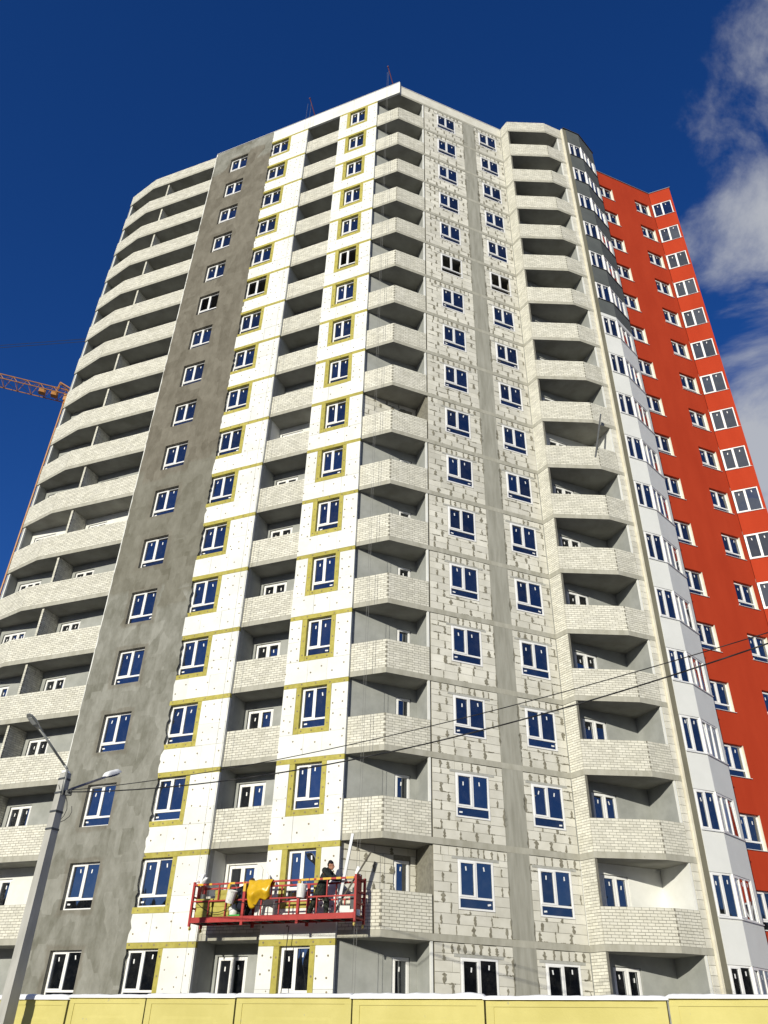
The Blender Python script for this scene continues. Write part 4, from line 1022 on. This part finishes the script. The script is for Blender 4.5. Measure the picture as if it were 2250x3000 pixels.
# ---- materials lying in the cradle
zd = CZ - .03
k = 0
for (x0, x1, lay) in ((-6.02, -5.40, 5), (-5.36, -4.76, 7)):
    for i in range(lay):
        q = MB(); q.box(0, x1 - x0 - rs.uniform(0, .05), 0, .44, 0, .118)
        st_ = 'left' if x0 < -5.5 else 'right'
        lb = 'olive mineral wool batt, %s layer of the %s stack in the cradle' % (['bottom', 'second', 'third', 'fourth', 'fifth', 'sixth', 'top'][i] if i < lay - 1 else 'top', st_)
        put(q, 'mineral_wool_batt', M_wool, x0 + rs.uniform(0, .03), -.97 + rs.uniform(0, .03), zd + i * .12, lb, 'insulation', 'mineral wool batts stacked in the cradle', rz=rs.uniform(-.03, .03))
def bucket(x, y, z, tilt, lb):
    e = empty('bucket', W1(x, y, z), R1); tag(e, lb, 'bucket', 'buckets hung on the cradle rail')
    q = MB(); n = 16; prof = [(0.0, .0), (.125, .0), (.155, .34), (.163, .34), (.163, .37), (.148, .37), (.12, .02)]
    vs = []; fs = []
    for (r_, z_) in prof[1:]:
        for i in range(n): vs.append((r_ * math.cos(2 * math.pi * i / n), r_ * math.sin(2 * math.pi * i / n), z_))
    m_ = len(prof) - 1
    for j in range(m_ - 1):
        for i in range(n): fs.append((j * n + i, j * n + (i + 1) % n, (j + 1) * n + (i + 1) % n, (j + 1) * n + i))
    fs.append(tuple(range(n - 1, -1, -1))); fs.append(tuple(range((m_ - 1) * n, m_ * n)))
    q.add(vs, fs); b = q.build('pail', M_bucket, e, smooth=False)
    h_ = MB(); h_.path([(.16 * math.cos(t), 0, .34 + .2 * math.sin(t)) for t in [math.pi * i / 8 for i in range(9)]], .006, n=5); hd = h_.build('handle', M_galv, e)
    e.rotation_euler = (tilt[0], tilt[1], R1)
bucket(-4.62, -1.22, CZ + .38, (.1, .28), 'splashed white bucket hung tilted on the left part of the cradle rail')
bucket(-2.12, -1.24, CZ + .44, (-.04, .05), 'splashed white bucket hung upright on the right part of the cradle rail')
# sack, tub and offcuts
q = MB(); q.ball((0, 0, .22), (.17, .15, .24), 12, 9); s_ = put(q, 'sack', M_bucket, -4.72, -.78, zd, 'white sack standing on the cradle deck below the tilted bucket', 'sack', smooth=True)
q = MB(); q.box(0, .42, 0, .26, 0, .10); q.box(.02, .40, .02, .24, .10, .115); put(q, 'tool_tray', M_green, -4.76, -.99, zd, 'small green tray on the cradle deck beside the white sack', 'tray')
def crumple(sx, sy, sz, seed, amp=.28):
    b = MB(); b.ball((0, 0, sz), (sx, sy, sz), 12, 9)
    b.v = [tuple(Vector(p) + amp * Vector((sx, sy, sz)) * 1.0 * mnoise.noise(Vector(p) * 9 + Vector((seed, 0, 0)))) for p in b.v]; return b
put(crumple(.13, .10, .20, 3, .9), 'plastic_wrap', M_stick, -6.02, -.80, CZ + .98, 'crumpled pale plastic wrapped over the hoist at the left end of the cradle', 'plastic')
put(crumple(.09, .08, .19, 9, .9), 'plastic_wrap', M_stick, -.50, -.66, CZ + .98, 'crumpled white plastic bag on the hoist at the right end of the cradle', 'plastic')
for i, (x, y, l_, w_, h_, rz_, lb) in enumerate(((-.92, -.97, .30, .24, .26, .3, 'white foam offcut at the right end of the cradle deck'), (-.66, -.86, .24, .22, .16, -.4, 'smaller white foam offcut against the right end frame of the cradle'),
                                              (-3.95, -.62, .55, .10, .55, .05, 'white foam board standing behind the yellow sheet in the cradle'))):
    q = MB(); q.box(0, l_, 0, w_, 0, h_); put(q, 'foam_offcut', M_eps, x, y, zd, lb, 'foam', 'foam offcuts in the cradle', rz=rz_)
for i, (x, tx, h_) in enumerate(((-3.93, .03, 1.55), (-3.80, .14, 1.35))):
    q = MB(); q.add([(0, 0, 0), (.10, 0, 0), (.10, .03, 0), (0, .03, 0), (tx, .05, h_), (tx + .10, .05, h_ - .12), (tx + .10, .08, h_ - .12), (tx, .08, h_)], [(3, 2, 1, 0), (4, 5, 6, 7), (0, 1, 5, 4), (1, 2, 6, 5), (2, 3, 7, 6), (3, 0, 4, 7)])
    put(q, 'foam_strip', M_eps, x, -.80, zd, ['taller', 'shorter'][i] + ' pointed white foam strip sticking up behind the yellow sheet', 'foam', 'foam strips')
# aluminium straightedge and a timber batten leaning at the right end
q = MB(); q.box(-.045, .045, -.02, .02, 0, 2.35); o = put(q, 'straightedge', M_alu, -1.10, -.80, zd, 'long aluminium straightedge the worker steadies at the right of the cradle', 'straightedge'); o.rotation_euler = (0, R(10.5), R1)
q = MB(); q.tube((0, 0, 0), (1.22, 0, 1.72), .026, n=6); put(q, 'timber_batten', M_wood, -1.22, -.88, zd, 'dark timber batten leaning across the right end of the cradle', 'batten')
# yellow plastic sheet over the front rail
sh = MB(); nu, nv = 26, 22
def sheet(u, v):
    x = -4.06 + u * .86; drop = .74 * (1 - .40 * u ** 1.6) + .07 * math.sin(9 * u)
    t = v * 1.35 - .35                               # negative: behind the rail
    zz_ = CZ + 1.03 - max(0, t) * drop * 1.0 - max(0, -t) * .5
    yy = CY0 - .05 - .20 * math.sin(math.pi * min(1, max(0, t))) * (.5 + .5 * math.sin(math.pi * u)) - .05 * math.sin(7 * u + 3 * t) * max(0, t) if t > 0 else CY0 - .05 + min(.12, -t * .9)
    x += .10 * (u - .5) * -max(0, t) * 1.2 + .03 * mnoise.noise(Vector((u * 4, v * 4, 2)))
    yy += .05 * mnoise.noise(Vector((u * 5, v * 5, 7)))
    zz_ += .03 * mnoise.noise(Vector((u * 3, v * 3, 11)))
    return Vector((x + 3.6, yy + 1.0, zz_ - CZ))
vs = [sheet(i / nu, j / nv) for j in range(nv + 1) for i in range(nu + 1)]
sh.add(vs, [(j * (nu + 1) + i, j * (nu + 1) + i + 1, (j + 1) * (nu + 1) + i + 1, (j + 1) * (nu + 1) + i) for j in range(nv) for i in range(nu)])
o = put(sh, 'plastic_sheet', M_tarp, -3.6, -1.0, CZ, 'bright yellow plastic sheet draped over the front rail of the red cradle', 'sheet', smooth=True)
md = o.modifiers.new('Solidify', 'SOLIDIFY'); md.thickness = .006

# ================================================================== people in the cradle
def capsules(chains):
    """tapered limbs as overlapping solids; remeshed into one continuous skin"""
    b = MB()
    for ch in chains:
        for (p_, r_), (q_, r2_) in zip(ch[:-1], ch[1:]):
            p_, q_ = Vector(p_), Vector(q_); b.tube(p_, q_, r_, r2_, n=12)
        for (p_, r_) in ch: b.ball(p_, r_, 12, 8)
    return b
def flesh(mb, name, mat, parent, vox=.016):
    o = mb.build(name, mat, parent, smooth=True)
    m_ = o.modifiers.new('Remesh', 'REMESH'); m_.mode = 'VOXEL'; m_.voxel_size = vox; m_.use_smooth_shade = True
    s_ = o.modifiers.new('Smooth', 'SMOOTH'); s_.factor = .5; s_.iterations = 4
    return o
def hand_chains(w_, d, side):
    """palm, four unequal bent fingers and a thumb from the side of the palm; d points along the forearm"""
    w_, d = Vector(w_), Vector(d).normalized(); up_ = Vector((0, 0, 1)); s_ = d.cross(up_).normalized() * side; dn = s_.cross(d) * side
    pm = w_ + d * .08; ch = [[(w_, .024), (w_ + d * .04, .034), (pm, .034)]]
    for i, ln_ in enumerate((.062, .075, .070, .055)):
        b0 = pm + s_ * (.028 - .019 * i) + d * .02
        m1 = b0 + d * ln_ * .5 - up_ * .004; m2 = m1 + d * ln_ * .3 - up_ * ln_ * .45; m3 = m2 - d * ln_ * .12 - up_ * ln_ * .4
        ch.append([(b0, .0105), (m1, .0100), (m2, .0092), (m3, .0085)])
    t0 = w_ + d * .04 + s_ * .03; ch.append([(t0, .013), (t0 + s_ * .03 + d * .03 - up_ * .01, .012), (t0 + s_ * .03 + d * .06 - up_ * .03, .010)])
    return ch
def person(loc, rz, label, J, hatted=True, hair=None, coat=M_coat):
    e = empty('person', loc, rz); tag(e, label, 'person')
    V_ = lambda k: Vector(J[k])
    head = V_('head'); hd_dir = Vector(J.get('face', (1, 0, 0))).normalized()
    fside = hd_dir.cross(Vector((0, 0, 1))).normalized()
    body = [[(V_('pelvis'), .105), (V_('chest'), .115), (V_('neck') - Vector((0, 0, .05)), .075), (V_('neck'), .055), (head - Vector((0, 0, .04)), .062)],
            [(head, .088), (head + hd_dir * .018 - Vector((0, 0, .055)), .068), (head + hd_dir * .035 - Vector((0, 0, .095)), .042)],
            [(head - hd_dir * .025 + Vector((0, 0, .015)), .088)],
            [(head + hd_dir * .088 + Vector((0, 0, -.005)), .012), (head + hd_dir * .108 - Vector((0, 0, .032)), .015)],
            [(head + hd_dir * .083 - Vector((0, 0, .068)), .014), (head + hd_dir * .082 - Vector((0, 0, .068)) + fside * .02, .012)]]
    for sg in (1, -1):
        body.append([(head + fside * (.090 * sg) - hd_dir * .01 - Vector((0, 0, .02)), .016), (head + fside * (.094 * sg) - hd_dir * .015 + Vector((0, 0, .012)), .017)])
        k = 'L' if sg > 0 else 'R'
        body.append([(V_('chest') + (V_('sh' + k) - V_('chest')) * .6, .07), (V_('sh' + k), .055), (V_('el' + k), .042), (V_('ha' + k), .028)])
        body.append([(V_('hip' + k), .085), (V_('kn' + k), .058), (V_('an' + k), .04)])
    flesh(capsules(body), 'body', M_skin, e, .013)
    eyes = MB()
    for sg in (1, -1): eyes.ball(head + hd_dir * .082 + fside * (.032 * sg) + Vector((0, 0, .008)), .010, 8, 6)
    eyes.build('eyes', M_hat, e)
    jk = [[(V_('pelvis') - Vector((0, 0, .18)), .165), (V_('pelvis'), .15), (V_('chest'), .165), (V_('neck') - Vector((0, 0, .06)), .105), (V_('neck') + Vector((0, 0, .0)), .078)],
          [(V_('shL'), .095), (V_('shR'), .095)]]
    for k in 'LR': jk.append([(V_('sh' + k), .092), (V_('el' + k), .072), (V_('ha' + k) + (V_('el' + k) - V_('ha' + k)) * .12, .052)])
    flesh(capsules(jk), 'jacket', coat, e)
    tr = [[(V_('pelvis'), .13), (V_('hipL'), .115)], [(V_('pelvis'), .13), (V_('hipR'), .115)]]
    for k in 'LR': tr.append([(V_('hip' + k), .115), (V_('kn' + k), .088), (V_('an' + k) + Vector((0, 0, .04)), .075)])
    flesh(capsules(tr), 'trousers', M_camo, e)
    fdv = Vector(J.get('foot', (1, 0, 0)))
    for k in 'LR':
        a_ = V_('an' + k)
        flesh(capsules([[(a_ + Vector((0, 0, .08)), .062), (a_ - Vector((0, 0, .03)), .056)], [(Vector((a_.x, a_.y, .045)) - fdv * .05, .045), (Vector((a_.x, a_.y, .042)) + fdv * .09, .043), (Vector((a_.x, a_.y, .036)) + fdv * .17, .035)]]), 'boot', M_hat, e)
        d_ = V_('ha' + k) - V_('el' + k)
        flesh(capsules(hand_chains(J['ha' + k], d_, 1 if k == 'L' else -1)), 'glove', M_hat, e, .006)
    if hatted:
        flesh(capsules([[(head - hd_dir * .015 + Vector((0, 0, .045)), .094), (head - hd_dir * .03 + Vector((0, 0, .075)), .078)], [(head - hd_dir * .05 + Vector((0, 0, .01)), .080)]]), 'knit_cap', M_hat, e)
    else:
        flesh(capsules([[(head - hd_dir * .015 + Vector((0, 0, .035)), .092)], [(head - hd_dir * .04 - Vector((0, 0, .01)), .085)]]), 'hair', hair, e)
    return e
M_hair = pmat('brown_hair', (0.05, 0.03, 0.02), (0.08, 0.05, 0.03), 30)
Jw = dict(pelvis=(-.10, 0, .84), chest=(.03, 0, 1.12), neck=(.12, 0, 1.33), head=(.20, 0, 1.445), face=(1, .25, -.12),
          shL=(.06, .19, 1.27), shR=(.08, -.19, 1.27), elL=(.30, .20, 1.08), elR=(.32, -.20, 1.05), haL=(.53, .10, 1.06), haR=(.56, -.12, .99),
          hipL=(-.09, .09, .80), hipR=(-.11, -.09, .80), knL=(.06, .10, .44), knR=(-.27, -.10, .44), anL=(.06, .10, .09), anR=(-.42, -.10, .09), foot=(1, 0, 0))
person(W1(-1.62, -.68, CZ - .03), R1, 'person in dark jacket and black knit cap standing in the cradle, facing right', Jw)
Jk = dict(pelvis=(0, 0, .50), chest=(.10, .10, .74), neck=(.16, .16, .90), head=(.20, .20, 1.02), face=(.5, .85, -.1),
          shL=(-.04, .18, .86), shR=(.24, .02, .86), elL=(-.26, .14, .78), elR=(.36, .18, .68), haL=(-.24, .30, .60), haR=(.36, .36, .60),
          hipL=(-.09, 0, .46), hipR=(.09, -.02, .46), knL=(-.14, .32, .46), knR=(.16, .30, .44), anL=(-.14, .14, .09), anR=(.16, .10, .09), foot=(0, 1, 0))
M_jean = pmat('dark_blue_workwear', (0.015, 0.018, 0.030), (0.03, 0.034, 0.05), 12)
person(W1(-4.40, -.84, CZ + .03), R1, 'crouching person in dark blue jacket half hidden behind the yellow sheet', Jk, hatted=False, hair=M_hair, coat=M_jean)

# steel channel leaning out over an end balcony
def W2(x, y, z): px, py = P2(x, y); return Vector((APEX[0] + px, APEX[1] + py, z))
a, b = W2(9.70, -1.35, SB(9) + .2), W2(10.13, -1.90, SB(9) + 3.12)
q = MB(); d_ = b - a; ln_ = d_.length
q.box(-.075, .075, -.012, .0, 0, ln_); q.box(-.075, -.063, .0, .06, 0, ln_); q.box(.063, .075, .0, .06, 0, ln_)
o = tag(q.build('steel_channel', M_chan, loc=a), 'dark steel channel leaning out over a brick balcony on the right', 'steel channel'); o.rotation_euler = (d_.to_track_quat('Z', 'Y') @ Matrix.Rotation(R2, 3, 'Z').to_quaternion()).to_euler()

# snow on the fence, lamp and post top
so_ = snow.build('snow', M_snow, kind='stuff', smooth=True); tag(so_, 'rounded white snow lying along the fence top and on the lamp', 'snow')

# dense spruce wood across the street behind the photographer, seen only mirrored in the lowest windows
wd = MB(); rt_ = random.Random(3)
for i in range(1500):
    az_ = R(rt_.uniform(165, 375)); rad = rt_.uniform(78, 112); h_ = rt_.uniform(14.0, 18.5) * rad / 95; b0 = Vector((math.cos(az_) * rad, math.sin(az_) * rad + 10, -.2))
    wd.tube(b0, b0 + Vector((0, 0, h_ * .3)), .16, .12, n=4)
    for j in range(5):
        t0_, t1_ = .08 + j * .17, min(1.0, .36 + j * .19); r_ = (1.02 - t0_) * h_ * .24 * rt_.uniform(.8, 1.15)
        wd.tube(b0 + Vector((0, 0, h_ * t0_)), b0 + Vector((rt_.gauss(0, .1), rt_.gauss(0, .1), h_ * t1_)), r_, .03, n=7, rot=rt_.uniform(0, 6))
tag(wd.build('far_wood', M_bark, kind='stuff'), 'dense dark spruce trees massed across the street behind the viewer', 'trees')
